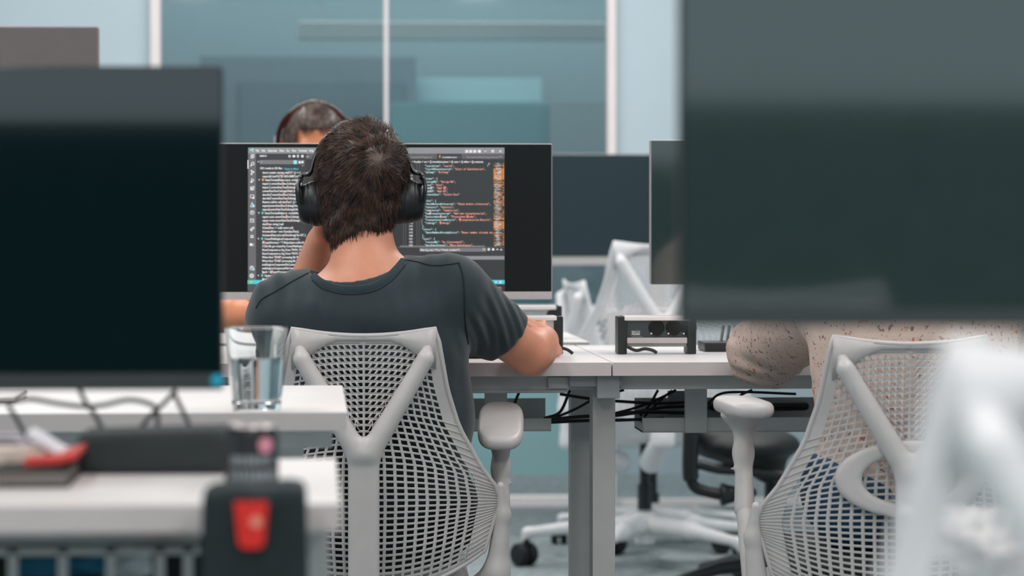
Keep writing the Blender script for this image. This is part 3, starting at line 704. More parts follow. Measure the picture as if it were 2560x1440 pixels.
def office_chair(label, loc, rz, mat=m_chair, dark=m_black, lumbar=False, padtilt=0, basez=0, lift=0, bs=1.0, seatmat=None, group='mesh-backed office chairs', arms=True, padlift=0, hubspin=0, nolattice=False, swivel=0, bscale=1.0):
    t = thing('office_chair', label, 'chair', loc, group); t.rotation_euler = (0, 0, rz)
    def part(name, key, m_, par=t, xf=Matrix.Identity(4), up=True):
        o = bpy.data.objects.new(name, cmesh(key, m_)); C.objects.link(o); o.parent = par
        S = Matrix.Translation((0, 0, .33+lift)) @ Matrix.Scale(bs, 4) @ Matrix.Translation((0, 0, -.33)) if up else Matrix.Identity(4)
        if up and swivel: S = Matrix.Rotation(swivel, 4, 'Z') @ S
        o.matrix_basis = (S @ xf) if par is t else xf
        return o
    ml = part('backrest_mesh', 'lattice', mat); md_ = ml.modifiers.new('thickness', 'SOLIDIFY'); md_.thickness = .0032; md_.offset = 0
    c = part('corner_plate', 'corner', mat, ml); sm = c.modifiers.new('thickness', 'SOLIDIFY'); sm.thickness = .004; sm.offset = 0
    part('rim', 'rim', mat, ml)
    part('fan_ridges', 'ridgesL', mat, ml); part('fan_ridges', 'ridgesR', mat, ml)
    part('back_tower', 'tower', mat)
    part('yoke', 'yoke', mat)
    if lumbar: part('lumbar_loop', 'lumbar', mat)
    part('seat_cushion', 'seat', seatmat or m_blackm); part('seat_pan', 'pan', mat)
    if arms:
        for s in (-1, 1):
            zz = .645+padlift
            st = part('armrest', 'stem', mat, xf=Matrix.Translation((s*.238, -.045, zz)) @ (Matrix.Scale(s, 4, (1, 0, 0))))
            pd = part('arm_pad', 'pad', mat, xf=Matrix.Translation((s*.238, -.04, zz)) @ Matrix.Rotation(padtilt, 4, 'X') @ Matrix.Rotation(-s*.05, 4, 'Z'))
            o = bpy.data.objects.new('arm_post', None)
            bpy.data.objects.remove(o)
            q = MD(); q.cyl((s*.238, -.065, zz-.16), (s*.232, -.13, .40), .0145, n=20); k_ = ('apost', s, round(zz, 3), mat.name)
            if k_ not in _mesh:
                me = bpy.data.meshes.new('arm_post'); me.from_pydata(q.V, [], q.F); me.materials.append(mat); me.polygons.foreach_set('use_smooth', [True]*len(me.polygons)); me.set_sharp_from_angle(angle=.6); _mesh[k_] = me
            o = bpy.data.objects.new('arm_post', _mesh[k_]); C.objects.link(o); o.parent = t
            S = Matrix.Translation((0, 0, .33+lift)) @ Matrix.Scale(bs, 4) @ Matrix.Translation((0, 0, -.33))
            o.matrix_basis = (Matrix.Rotation(swivel, 4, 'Z') @ S) if swivel else S
    part('gas_lift', 'lift', m_black, up=False, xf=Matrix.Scale(1+lift/.14, 4, (0, 0, 1)) if lift else Matrix.Identity(4))
    b = part('star_base', 'hub', mat, up=False, xf=Matrix.Scale(bscale, 4))
    for k_ in range(5):
        a = hubspin+k_*2*math.pi/5
        part('base_leg', 'base_leg', mat, b, Matrix.Rotation(a, 4, 'Z'))
        part('castor', 'castor', m_rubber, b, Matrix.Translation((.293*math.cos(a), .293*math.sin(a), 0)) @ Matrix.Rotation(a+random.uniform(-1.2, 1.2), 4, 'Z'))
    return t
# the man's chair
pc = W(919, 1000, 5.02)
office_chair('light grey mesh office chair the man in the T-shirt leans forward from', (pc.x, 5.262, 0), math.radians(-1.5), padtilt=math.radians(13), lumbar=False)
# the right-hand person's chair
pr = W(2285, 1000, 4.62)
office_chair('light grey mesh office chair with oval lumbar loop, holding the floral-sleeved person', (pr.x, 4.86, 0), math.radians(-2), lumbar=True, padlift=.055, hubspin=.3)
# empty chair beyond the desk
pf = W(1632, 800, 8.4)
office_chair('empty white mesh chair turned away beyond the bench desks', (pf.x, 8.60, 0), math.radians(3), mat=m_chairw, bs=1.12, lift=.065, hubspin=math.radians(-49), seatmat=m_chairw, arms=False, bscale=1.2)
pq = W(1452, 800, 9.2)
office_chair('pale mesh chair seen side-on far back, left of the empty white one', (pq.x+.22, 9.17, 0), math.radians(-80), mat=m_chairw, hubspin=.5, seatmat=m_chairw, arms=False)
# very near chair
pn = W(2850, 1000, 1.50)
office_chair('very close blurred white mesh chair at the lower right edge', (pn.x, 1.74, 0), math.radians(4), mat=m_chairw, lift=.117, hubspin=.2, arms=False)
# ------------------------------------------------------------------ people
def orient(fwd, up):
    """columns = local right, forward, up"""
    u = Vector(up).normalized(); f = Vector(fwd); f = (f-u*f.dot(u)).normalized(); r = f.cross(u)
    return np.array([[r.x, f.x, u.x], [r.y, f.y, u.y], [r.z, f.z, u.z]], dtype=np.float32)
def head_sdf(P, c, R, s=1.0):
    Q = (P-v3(c))@R/s
    d = ell(Q, (0, -.008, .022), (.0735, .093, .088))
    d = smin(d, ell(Q, (0, .030, -.030), (.058, .062, .078)), .03)
    d = smin(d, ell(Q, (0, .052, -.082), (.032, .030, .026)), .025)       # chin
    d = smin(d, ell(Q, (0, -.05, -.03), (.058, .040, .06)), .03)           # nape
    d = smin(d, cap(Q, (-.03, .082, .028), (.03, .082, .028), .010, .010), .015)   # brow
    for sx in (-1, 1):
        d = smax(d, -ell(Q, (sx*.031, .094, .008), (.017, .013, .011)), .010)  # socket
        d = smin(d, ell(Q, (sx*.031, .080, .008), (.012, .012, .0115)), .002)
        d = smin(d, ell(Q, (sx*.045, .062, -.028), (.020, .020, .018)), .015)   # cheek
        e = ell(Q, (sx*.079, -.004, -.005), (.007, .018, .031)); e = smax(e, -ell(Q, (sx*.086, .0, .0), (.005, .009, .015)), .003)
        d = smin(d, e, .006)
    d = smin(d, cap(Q, (0, .088, .015), (0, .108, -.022), .006, .011), .010)     # nose
    d = smin(d, cap(Q, (-.016, .086, -.052), (.016, .086, -.052), .0075, .0075), .006)
    d = smin(d, cap(Q, (-.013, .085, -.064), (.013, .085, -.064), .0075, .0075), .005)
    d = smax(d, -cap(Q, (-.02, .097, -.0578), (.02, .097, -.0578), .0018, .0018), .002)
    return d*s
def hand_caps(w, dr, nrm, curl=.5, thumb=1, sc=1.0):
    """w wrist, dr towards the knuckles, nrm out of the back of the hand; thumb=+1/-1 picks the side"""
    d = Vector(dr).normalized(); n = Vector(nrm); n = (n-d*n.dot(d)).normalized(); s = d.cross(n)*thumb; w = Vector(w)
    caps = []; nails = []
    for i, (off, L, ml) in enumerate(((.030, (.042, .024, .019), .088), (.010, (.046, .028, .020), .092), (-.010, (.042, .026, .019), .087), (-.028, (.033, .019, .017), .079))):
        kn = w+d*ml*sc+s*off*sc
        caps.append((w+s*off*.55*sc+d*.006, kn, .0125*sc, .0105*sc, .012))
        p = kn; a = 0; cu = curl*(1+.08*i)
        for j, l in enumerate(L):
            a += cu*(1.0, 1.15, .75)[j]; v = d*math.cos(a)-n*math.sin(a)+s*(off*.6)*(1-min(1, a)); q = p+v.normalized()*l*sc
            r0 = (.0088, .0080, .0074)[j]*sc*(.88 if i == 3 else 1); r1 = (.0080, .0074, .0062)[j]*sc*(.88 if i == 3 else 1)
            caps.append((p, q, r0, r1, .0025)); p = q
    b = w+d*.018*sc+s*.022*sc-n*.004
    t1 = b+(s*.62+d*.62-n*.35).normalized()*.042*sc; t2 = t1+(d*.85+s*.15-n*.45).normalized()*.030*sc; t3 = t2+(d*.9-n*.55-s*.1).normalized()*.022*sc
    caps += [(b, t1, .0145*sc, .0105*sc, .010), (t1, t2, .0098*sc, .0088*sc, .003), (t2, t3, .0086*sc, .0070*sc, .003)]
    return caps
def body_sdf(J, P):
    sc = J.get('s', 1.0)
    R = orient(J['hf'], J['hu']); d = head_sdf(P, J['head'], R, J.get('hs', 1.0))
    base = Vector(J['neck']); hc = Vector(J['head']); Rm = Matrix(R.tolist()); sk = hc+Rm @ Vector((0, -.022, -.055))
    d = smin(d, cap(P, base, sk, .058, .050), .025)
    ch = Vector(J['chest']); ab = Vector(J['waist']); pe = Vector(J['pelvis']); Rt = orient(J['tf'], J['tu']); Rp = orient(J['pf'], (0, 0, 1))
    d = smin(d, ell(P, ch, (.150, .095, J.get('cz', .175)-.015), Rt), .05)
    d = smin(d, ell(P, ab, (.135, .095, .14), Rt), .05)
    d = smin(d, ell(P, pe, (.165, .115, .115), Rp), .05)
    for side in ('L', 'R'):
        S, E, H = Vector(J['S'+side]), Vector(J['E'+side]), Vector(J['H'+side])
        d = smin(d, cap(P, base-Vector((0, 0, max(0, J.get('yo', {}).get(side, .022)-.018))), S, .036, .046), .05 if 'yo' not in J else .034)
        d = smin(d, cap(P, S, E, .047, .036), .02)
        mid = E+(H-E)*.35
        d = smin(d, cap(P, E, mid, .036, .037), .012); d = smin(d, cap(P, mid, H, .036, .0255), .015)
        dr, nr, cu, th = J['hand'+side]
        hd = None
        for a, b, r0, r1, k in hand_caps(H, dr, nr, cu, th, J.get('hsc', 1.0)):
            c = cap(P, a, b, r0, r1); hd = c if hd is None else smin(hd, c, k)
        d = smin(d, hd, .012)
        K, F = Vector(J['K'+side]), Vector(J['F'+side]); hip = pe+Rm3(Rp) @ Vector(((-.085 if side == 'L' else .085), .0, -.01))
        d = smin(d, cap(P, hip, K, .078, .052), .04); d = smin(d, cap(P, K, K+(F-K)*.35, .050, .054), .02); d = smin(d, cap(P, K+(F-K)*.35, F, .053, .036), .02)
        d = smin(d, cap(P, F+Vector((0, 0, -.04)), F+Vector((J['ft'][0]*.16, J['ft'][1]*.16, -.055)), .032, .026), .02)
    return d
def Rm3(R): return Matrix(R.tolist())
def bounds(J, pad=.16):
    pts = [Vector(J[k]) for k in ('head', 'neck', 'pelvis', 'SL', 'SR', 'EL', 'ER', 'HL', 'HR', 'KL', 'KR', 'FL', 'FR')]
    lo = [min(p[i] for p in pts)-pad for i in range(3)]; hi = [max(p[i] for p in pts)+pad for i in range(3)]
    hi[1] += .08; lo[2] = -.01; return lo, hi
def shirt_sdf(J, P, fold=None, sleeve=.62, r0=.074, r1=.052, cut=None, collar_r=.083):
    base = Vector(J['neck']); ch = Vector(J['chest']); ab = Vector(J['waist']); pe = Vector(J['pelvis']); Rt = orient(J['tf'], J['tu']); Rp = orient(J['pf'], (0, 0, 1))
    d = ell(P, ch, (.172, .112, J.get('cz', .175)), Rt)
    wx = J.get('ww', .160)
    d = smin(d, ell(P, ab, (wx, .112, .17), Rt), .06)
    d = smin(d, ell(P, pe, (wx+.01, .125, .115), Rp), .05)
    arms = None
    for side in ('L', 'R'):
        S, E = Vector(J['S'+side]), Vector(J['E'+side]); H = Vector(J['H'+side]); fr = sleeve if not isinstance(sleeve, dict) else sleeve[side]
        yo = J.get('yo', {}).get(side, .022)
        d = smin(d, cap(P, base-Vector((0, 0, yo)), S+Vector((0, 0, .004)), .050, .060), .05)
        ax = (E-S).normalized()
        if fr <= 1.0:
            c = cap(P, S, S+(E-S)*(fr+.2), r0, r1)
            pt = S+(E-S)*fr; ctn = v3(ax)
            if cut and side in cut: pt, nn = cut[side]; ctn = v3(Vector(nn).normalized())
            c = smax(c, (P-v3(pt))@ctn, .006)
        else:
            c = smin(cap(P, S, E, r0, .060), cap(P, E, H+(E-H)*.12, .056, .044), .02)
            axh = v3((H-E).normalized()); c = smax(c, (P-v3(H+(E-H)*.1))@axh, .006)
        d = smin(d, c, .030)
    # neckline
    nk = J['neckhole']; c = Vector(nk[0]); n = Vector(nk[1]).normalized(); r = nk[2]
    hole = cap(P, c-n*.03, c+n*.30, r, r+.05)
    if fold is not None: d = d+fold(P)
    d = smax(d, -hole, .010)
    hem = P[:, 2]-(pe.z-.07); d = smax(d, -hem, .006)
    return d
def trous_sdf(J, P, ankle=.06):
    pe = Vector(J['pelvis']); Rp = orient(J['pf'], (0, 0, 1)); d = ell(P, pe, (.178, .128, .125), Rp)
    for side in ('L', 'R'):
        K, F = Vector(J['K'+side]), Vector(J['F'+side]); hip = pe+Rm3(Rp) @ Vector(((-.085 if side == 'L' else .085), .0, -.01))
        d = smin(d, cap(P, hip, K, .090, .066), .04); d = smin(d, cap(P, K, F+Vector((0, 0, .02)), .064, .052), .025)
    d = smax(d, -(P[:, 2]-ankle), .005); d = smax(d, P[:, 2]-(pe.z+.055), .005)
    return d
def hair_mesh(J, cap_f, lo, hi, n, whorl, L=(.016, .028), r=.00045, swirl=.35, lift=.22, down=.25, h=.005, clump=90):
    md = surf(cap_f, lo, hi, h)
    V = np.array(md.V); F = np.array(md.F)
    tri = V[F]; nr = np.cross(tri[:, 2]-tri[:, 0], tri[:, 3]-tri[:, 1]); ar = np.linalg.norm(nr, axis=1)+1e-12; nr = nr/ar[:, None]
    hc = np.array(J['head']); out = MD(); out.V = md.V; out.F = md.F; out.MI = md.MI
    pick = rng.choice(len(F), n, p=ar/ar.sum()); uv = rng.random((n, 2))
    A = tri[pick]; Pn = (A[:, 0]*(1-uv[:, :1])+A[:, 1]*uv[:, :1])*(1-uv[:, 1:])+(A[:, 3]*(1-uv[:, :1])+A[:, 2]*uv[:, :1])*uv[:, 1:]; Nn = nr[pick]
    wv = np.array(whorl)
    g = rng.normal(0, 1, (clump, 3)); cc = V[rng.choice(len(V), clump)]
    vs = []; fs = []; o = len(out.V)
    for i in range(n):
        p = Pn[i]; nn = Nn[i]; d = p-wv; d = d-nn*d.dot(nn); dist = np.linalg.norm(d)+1e-6; d = d/dist
        sw = np.cross(nn, d); d = d+sw*swirl*math.exp(-dist/.05)+np.array((0, 0, -down))*min(1, dist/.06)
        k = np.argmin(((cc-p)**2).sum(1)); d = d+g[k]*.30+rng.normal(0, .10+.9*math.exp(-(dist/.012)**2), 3)
        d = d-nn*d.dot(nn); d /= np.linalg.norm(d)+1e-9
        ln = rng.uniform(*L); li = lift*rng.uniform(.3, 1.3); pts = []; q = p-nn*.002; v = d+nn*li
        for s in range(4):
            pts.append(q); v = v/np.linalg.norm(v); q = q+v*ln/3; v = v-nn*.16*li+np.array((0, 0, -.10))
        side = np.cross(d, nn); a = r*rng.uniform(.8, 1.4)
        for s, q in enumerate(pts):
            w_ = a*(1, .95, .7, .15)[s]
            vs += [tuple(q+side*w_), tuple(q-side*w_), tuple(q+nn*w_*1.2)]
        for s in range(3):
            b = o+i*12+s*3
            fs += [(b, b+3, b+4, b+1), (b+1, b+4, b+5, b+2), (b+2, b+5, b+3, b)]
    out.V = list(out.V)+vs; out.F = list(out.F)+fs; out.MI = [0]*len(out.F)
    return out

# ---------------- the man in the dark T-shirt
def w3(px, py, Y): return tuple(W(px, py, Y))
JM = dict(ww=.178, cz=.132, yo={'L': .066, 'R': .046}, head=w3(903, 462, 5.225), hf=(.05, 1, -.10), hu=(.04, -.02, 1), hs=.97, neck=w3(914, 660, 5.185), chest=w3(918, 835, 5.155), waist=w3(930, 1040, 5.145), pelvis=w3(930, 1270, 5.17),
          tf=(0, 1, -.1), tu=(-.03, .10, 1), pf=(0, 1, 0), SL=w3(722, 790, 5.19), SR=w3(1125, 742, 5.17), EL=w3(722, 844, 5.41), ER=w3(1325, 886, 5.275), HL=w3(800, 606, 5.315), HR=w3(1362, 850, 5.47),
          handL=((.18, -.10, 1), (-1, .25, 0), .55, -1), handR=((.20, 1, .0), (.85, 0, .5), .95, -1),
          KL=w3(860, 1215, 5.60), KR=w3(1010, 1215, 5.60), FL=tuple(W(860, 1215, 5.6)+Vector((-.02, .10, -.42))), FR=tuple(W(1010, 1215, 5.6)+Vector((.04, .04, -.42))), ft=(0, 1), hsc=.98)
def pol(pts): return pts
JM['neckhole'] = (w3(886, 680, 5.160), (.10, -.04, 1), .072)
man = thing('person', 'man in dark T-shirt seen from behind, left hand at face, right elbow on desk', 'person', (JM['pelvis'][0], JM['pelvis'][1], 0))
lo, hi = bounds(JM)
mk('body', surf(lambda P: body_sdf(JM, P), lo, hi, .0042), m_skin, man, sharp=0)
cutM = {'R': (w3(1268, 842, 5.245), (.70, .30, -.66)), 'L': (W(690, 815, 5.33), (0, 1, -.15))}
def foldM(P):
    x, y, z = P[:, 0], P[:, 1], P[:, 2]
    SR = v3(JM['SR']); ER = v3(JM['ER']); ax = (ER-SR); L = np.linalg.norm(ax); ax = ax/L; t = ((P-SR)@ax)/L
    m = np.clip((t+.05)/.2, 0, 1)*np.clip((.72-t)/.15, 0, 1)
    q = (P-SR)@v3((.93, 0, .15)); q = q+.10*(z-SR[2])
    f = -m*(.0016*np.sin(q*2*np.pi/.0185+3.0*np.sin(z*22)+2*np.sin(y*40))+.0014*np.sin(q*2*np.pi/.034+2*np.sin(z*31+1)))*np.clip(1.3-4*np.abs(z-SR[2]+.05)/.35, .2, 1)
    # soft folds across the back
    b = np.clip((SR[0]+.02-x)/.05, 0, 1)
    f += -b*(.0022*np.sin((z+.25*x*np.sign(x)-.4*x)*75+3*np.sin(x*9))+.0018*np.sin((x*.9+z*.35)*60+2*np.sin(z*17)))
    # pull folds under the shoulder seam
    s = np.clip((z-(SR[2]-.03))/.03, 0, 1)*b
    f += -s*.0016*np.sin(x*190)
    return f*np.clip((np.linalg.norm(P-v3(JM['neckhole'][0]), axis=1)-.095)/.03, 0, 1)
shf = lambda P: shirt_sdf(JM, P, foldM, {'R': .66, 'L': .75}, .070, .050, cutM)
shirt = mk('t_shirt', surf(shf, [a for a in lo], hi, .0042), m_shirt, man, sharp=0)
def project(obj, pts, lift=.0006, par=None):
    """drop a polyline given in the picture onto the cloth it is sewn into"""
    off = Vector((0, 0, 0)); p = obj.parent
    while p is not None: off += p.location; p = p.parent
    bv = BVHTree.FromPolygons([v.co+off for v in obj.data.vertices], [tuple(f.vertices) for f in obj.data.polygons])
    out = []; O = Vector((0, 0, CAMZ))
    for x, y in pts:
        d = (W(x, y, 5.0)-O).normalized(); h = bv.ray_cast(O, d)
        if h[0] is not None: out.append(h[0]-d*lift)
    return out
def spl2(pts, n=8): return [(p.x, p.y) for p in spl([(x, y, 0) for x, y in pts], n)]
m_seam = M('seam_thread', (18, 28, 34), .9, var=.05); m_rib = M('ribbed_collar_knit', (44, 60, 68), .85, var=.1, bump=.4, bscale=900)
for pts, r, mt_, nm in (([(1003, 648), (1040, 654), (1085, 664), (1147, 658)], .0013, m_seam, 'shoulder_seam'), ([(1147, 656), (1157, 690), (1161, 740), (1163, 800), (1170, 860)], .0016, m_seam, 'armhole_seam'),
                        ([(776, 680), (730, 704), (690, 728), (655, 748), (640, 770)], .0014, m_seam, 'shoulder_seam')):
    q = project(shirt, spl2(pts))
    if len(q) > 3: m = MD(); m.tube(q, r, 6); mk(nm, m, mt_, shirt)
q = project(shirt, spl2([(782, 690), (804, 707), (840, 720), (882, 724), (930, 717), (968, 696), (994, 671), (1010, 652)], 6), lift=.0004)
q = [p for p in q if p.y < min(v.y for v in q)+.10]
if len(q) > 3: m = MD(); m.tube(q, .0072, 8, up=(0, 1, 0), flat=.5); mk('ribbed_collar', m, m_rib, shirt)
q = project(shirt, spl2([(780, 700), (802, 719), (840, 732), (882, 736), (935, 728), (974, 706), (1000, 680), (1014, 662)], 6), lift=.0002)
if len(q) > 3: m = MD(); m.tube(q, .0011, 6); mk('collar_seam', m, m_seam, shirt)
mk('trousers', surf(lambda P: trous_sdf(JM, P), lo, hi, .008), m_trous, man, sharp=0)
for s in ('L', 'R'):
    F = Vector(JM['F'+s]); f = lambda P: smax(smin(cap(P, F+Vector((0, -.02, -.035)), F+Vector((0, .15, -.05)), .042, .036), cap(P, F+Vector((0, 0, .0)), F+Vector((0, 0, -.04)), .046, .046), .02), -(P[:, 2]-max(.003, F.z-.098)), .003)
    mk('shoe', surf(f, F-Vector((.08, .1, .12)), F+Vector((.08, .24, .07)), .006), m_shoe, man, sharp=0)
Rh = orient(JM['hf'], JM['hu'])
def capM(P):
    Q = (P-v3(JM['head']))@Rh/JM['hs']
    d = ell(Q, (0, -.010, .024), (.0815, .102, .095)); d = smin(d, ell(Q, (0, -.045, -.055), (.061, .047, .080)), .03)
    d = d+.0022*np.sin(Q[:, 0]*95+3*np.sin(Q[:, 2]*40))*np.sin(Q[:, 2]*70+Q[:, 1]*50)
    line = np.where(Q[:, 1] > .0, Q[:, 2]-.045*np.clip(Q[:, 1]/.06, 0, 1), Q[:, 2]+.128-.75*np.clip(np.abs(Q[:, 0])-.040, 0, 1)+.003*np.sin(Q[:, 0]*300))
    d = smax(d, -line, .008)
    inner = ell(Q, (0, -.010, .022), (.068, .088, .082)); d = np.maximum(d, -inner)
    return d*JM['hs']
hc = Vector(JM['head'])
hm = hair_mesh(JM, capM, hc-Vector((.12, .13, .13)), hc+Vector((.12, .13, .15)), 17000, w3(948, 398, 5.13), L=(.015, .028), r=.0006, lift=.36, clump=320)
mk('hair', hm, m_hair, man, sharp=0)

# headphones he wears
hp = thing('headphones', 'black over-ear headphones worn by the man in the dark T-shirt', 'headphones', tuple(hc))
def cup_md(c, sgn, tiltv, R=(.034, .042), depth=.036):
    """shell, cushion and yoke of an ear cup, axis along x"""
    Mx = Matrix.Translation(c) @ Matrix.Rotation(tiltv, 4, 'Y'); s = sgn
    def el(prof, n=36):
        m = MD(); vs = []; fs = []
        for r, x in prof:
            for j in range(n):
                a = 2*math.pi*j/n; vs.append((s*x, r*math.cos(a)*.86, r*math.sin(a)*1.08))
        K = len(prof); fs = [(i*n+j, i*n+(j+1) % n, (i+1)*n+(j+1) % n, (i+1)*n+j) for i in range(K-1) for j in range(n)]
        m.add(vs, fs); return m.xf(Mx)
    shell = el([(0, .044), (.020, .044), (.030, .042), (.0345, .037), (.0375, .028), (.039, .022), (.040, .021), (.040, .018), (.0415, .016), (.043, .008), (.042, .003), (.03, .003)])
    cush = el([(.03, .004), (.041, .004), (.0445, -.003), (.044, -.010), (.038, -.016), (.028, -.016), (.024, -.010), (.024, .002)])
    return shell, cush, Mx
def headphones(hp, cl, cr, top, Yc, matb, matc, tilt=.10, cs=1.0, rimmat=None):
    ends = []
    for c, s, tv in ((cl, -1, -tilt), (cr, 1, tilt)):
        sh, cu, Mx = cup_md(Vector(c), s, tv)
        for m in (sh, cu):
            if cs != 1: m.V = [tuple(Vector(c)+(Vector(v)-Vector(c))*cs) for v in m.V]
        sh_o = mk('ear_cup', sh, matb, hp); mk('ear_cushion', cu, matc, sh_o)
        y = MD(); P_ = [Mx @ Vector((s*x, 0, z)) for x, z in ((.026, .046), (.032, .040), (.035, .024), (.035, .000))]
        P2 = [p+Vector((0, -.034, 0)) for p in P_]; y.tube(spl([P_[0], P_[1], P2[1]*.5+P_[1]*.5, P2[2], P2[3]], 5), [.0048]*21, 8, flat=.7)
        P3 = [p+Vector((0, .034, 0)) for p in P_]; y.tube(spl([P_[0], P_[1], P3[1]*.5+P_[1]*.5, P3[2], P3[3]], 5), [.0048]*21, 8, flat=.7); mk('yoke', y, matb, hp)
        ends.append(Mx @ Vector((s*.029, 0, .046)))
    return ends
cl, cr = W(798, 508, 5.215), W(1008, 503, 5.215)
e = headphones(hp, cl, cr, None, 5.2, m_black, m_blackm, cs=.86)
L0, R0 = e
pts = [L0, L0+Vector((.006, .002, .006)), W(775, 432, 5.21), W(788, 392, 5.225), W(815, 345, 5.24), W(860, 318, 5.25), W(905, 311, 5.25), W(950, 318, 5.25), W(992, 350, 5.24), W(1017, 392, 5.225), W(1033, 428, 5.21), R0+Vector((-.006, .002, .006)), R0]
b = MD(); b.tube(spl(pts, 6), .0045, 10, up=(0, 1, 0), flat=2.2); mk('headband', b, m_black, hp)

# ---------------- colleague across the desk
JC = dict(head=w3(788, 368, 7.35), hf=(.05, -1, -.35), hu=(0, -.30, 1), hs=1.0, neck=w3(780, 520, 7.42), chest=w3(785, 690, 7.42), waist=w3(785, 850, 7.46), pelvis=w3(785, 1010, 7.50), tf=(0, -1, -.1), tu=(0, -.1, 1), pf=(0, -1, 0),
          SR=w3(615, 640, 7.40), SL=w3(955, 640, 7.40), ER=tuple(W(560, 790, 7.15)), EL=w3(1010, 800, 7.15), HR=(W(690, 808, 6.90).x, 6.90, .785), HL=(W(900, 800, 6.95).x, 6.95, .785),
          handR=((.9, -.3, -.1), (0, 0, 1), .35, 1), handL=((-.8, -.5, -.1), (0, 0, 1), .35, -1),
          KR=w3(700, 1010, 7.05), KL=w3(870, 1010, 7.05), FR=tuple(W(700, 1010, 7.05)+Vector((0, 0, -.30))), FL=tuple(W(870, 1010, 7.05)+Vector((0, 0, -.30))), ft=(0, -1))
for s in 'LR': JC['F'+s] = (JC['F'+s][0], 7.02, .085)
JC['neckhole'] = (JC['neck'], (0, .0, 1), .058)
col = thing('person', 'colleague facing us behind the glowing monitor, only hair, brow and a forearm showing', 'person', (JC['pelvis'][0], JC['pelvis'][1], 0))
lo, hi = bounds(JC); lo[1] -= .1
mk('body', surf(lambda P: body_sdf(JC, P), lo, hi, .006), m_skin2, col, sharp=0)
mk('t_shirt', surf(lambda P: shirt_sdf(JC, P, None, .55), lo, hi, .007), m_shirt2, col, sharp=0)
mk('trousers', surf(lambda P: trous_sdf(JC, P), lo, hi, .010), m_trous, col, sharp=0)
Rc = orient(JC['hf'], JC['hu'])
def capC(P):
    Q = (P-v3(JC['head']))@Rc/JC['hs']
    d = ell(Q, (0, -.008, .024), (.079, .098, .092)); d = smin(d, ell(Q, (0, -.045, -.035), (.062, .046, .062)), .03)
    line = Q[:, 2]-np.where(Q[:, 1] > 0, .062*np.clip(Q[:, 1]/.05, 0, 1)+np.where(np.abs(Q[:, 0]) < .048, .0, -.08), -.085)
    d = smax(d, -line, .008); return np.maximum(d, -ell(Q, (0, -.008, .022), (.066, .085, .080)))*JC['hs']
hcc = Vector(JC['head'])
mk('hair', hair_mesh(JC, capC, hcc-Vector((.12, .15, .13)), hcc+Vector((.12, .13, .15)), 7000, w3(800, 262, 7.45), L=(.016, .03), r=.0006, h=.006), m_hair2, col, sharp=0)
hcc = hcc  # band passes above the crown
h2 = thing('headphones', 'dark red-edged headphones with a silver hinge worn by the colleague', 'headphones', tuple(hcc))
m_red = M('dark_red_band', (120, 26, 34), .45, var=.05)
cl, cr = W(708, 400, 7.36), W(868, 400, 7.36); e = headphones(h2, cl, cr, None, 7.36, m_black, m_blackm, cs=.8)
C0 = W(787, 354, 7.33); rad = W(882, 354, 7.33).x-C0.x
arc = [C0+Vector((-math.cos(a)*rad, -.01*math.sin(a), math.sin(a)*rad*1.02)) for a in np.linspace(-.25, math.pi+.25, 40)]
b = MD(); b.tube(arc, .0038, 8, up=(0, 1, 0), flat=3.0); hb = mk('headband', b, m_black, h2)
arc = [C0+Vector((-math.cos(a)*(rad-.0055), -.014*math.sin(a), math.sin(a)*(rad-.0055)*1.02)) for a in np.linspace(-.2, math.pi+.2, 40)]
b = MD(); b.tube(arc, .0032, 8, up=(0, 1, 0), flat=3.2); mk('band_padding', b, m_red, hb, label='dark red lining of the headband')
p = W(692, 352, 7.36); b = MD(); b.box(p, (.012, .03, .022), bev=.003); mk('hinge', b, m_aluw, h2, label='silver hinge')

# ---------------- person at the right
cx = W(2242, 1000, 4.80).x
def q3(px, py, Y): return tuple(W(px, py, Y))
JW = dict(head=q3(2278, 430, 4.92), hf=(-.1, 1, -.1), hu=(0, -.02, 1), hs=.95, neck=q3(2281, 625, 4.86), chest=q3(2283, 800, 4.82), waist=q3(2283, 1010, 4.81), pelvis=q3(2283, 1215, 4.83), tf=(0, 1, -.05), tu=(0, .05, 1), pf=(0, 1, 0),
          SL=q3(2088, 745, 4.86), SR=q3(2483, 745, 4.86), EL=q3(1912, 882, 5.22), ER=q3(2583, 880, 5.15), HL=(W(1985, 860, 5.45).x, 5.45, .79), HR=(W(2420, 860, 5.45).x, 5.45, .79),
          handL=((.25, 1, -.05), (0, 0, 1), .35, 1), handR=((-.2, 1, -.05), (0, 0, 1), .35, -1),
          KL=q3(2213, 1180, 5.25), KR=q3(2363, 1180, 5.25), FL=tuple(W(2213, 1180, 5.25)+Vector((0, .05, -.43))), FR=tuple(W(2363, 1180, 5.25)+Vector((0, .05, -.43))), ft=(0, 1))
for s in 'LR': JW['F'+s] = (JW['F'+s][0], 5.32, .085)
JW['neckhole'] = (JW['neck'], (0, .1, 1), .058)
wo = thing('person', 'seated person at right in a pale floral blouse, face hidden, elbow on desk', 'person', (JW['pelvis'][0], JW['pelvis'][1], 0))
lo, hi = bounds(JW)
mk('body', surf(lambda P: body_sdf(JW, P), lo, hi, .006), m_skin, wo, sharp=0)
def foldW(P):
    E = v3(JW['EL']); r = np.linalg.norm(P-E, axis=1); k = np.clip(1.4-r/.12, 0, 1)
    return -.0022*np.sin((P[:, 0]*.8+P[:, 2]*.9-P[:, 1]*.4)*105+3*np.sin(P[:, 2]*43)+2*np.sin(P[:, 0]*37))*(.3+k)-.004*k-.0016*np.sin(P[:, 2]*170+P[:, 0]*60)*k
mk('blouse', surf(lambda P: shirt_sdf(JW, P, foldW, 2.0, .066, .05), lo, hi, .0055), m_floral, wo, sharp=0)
mk('trousers', surf(lambda P: trous_sdf(JW, P), lo, hi, .010), m_blue, wo, sharp=0)
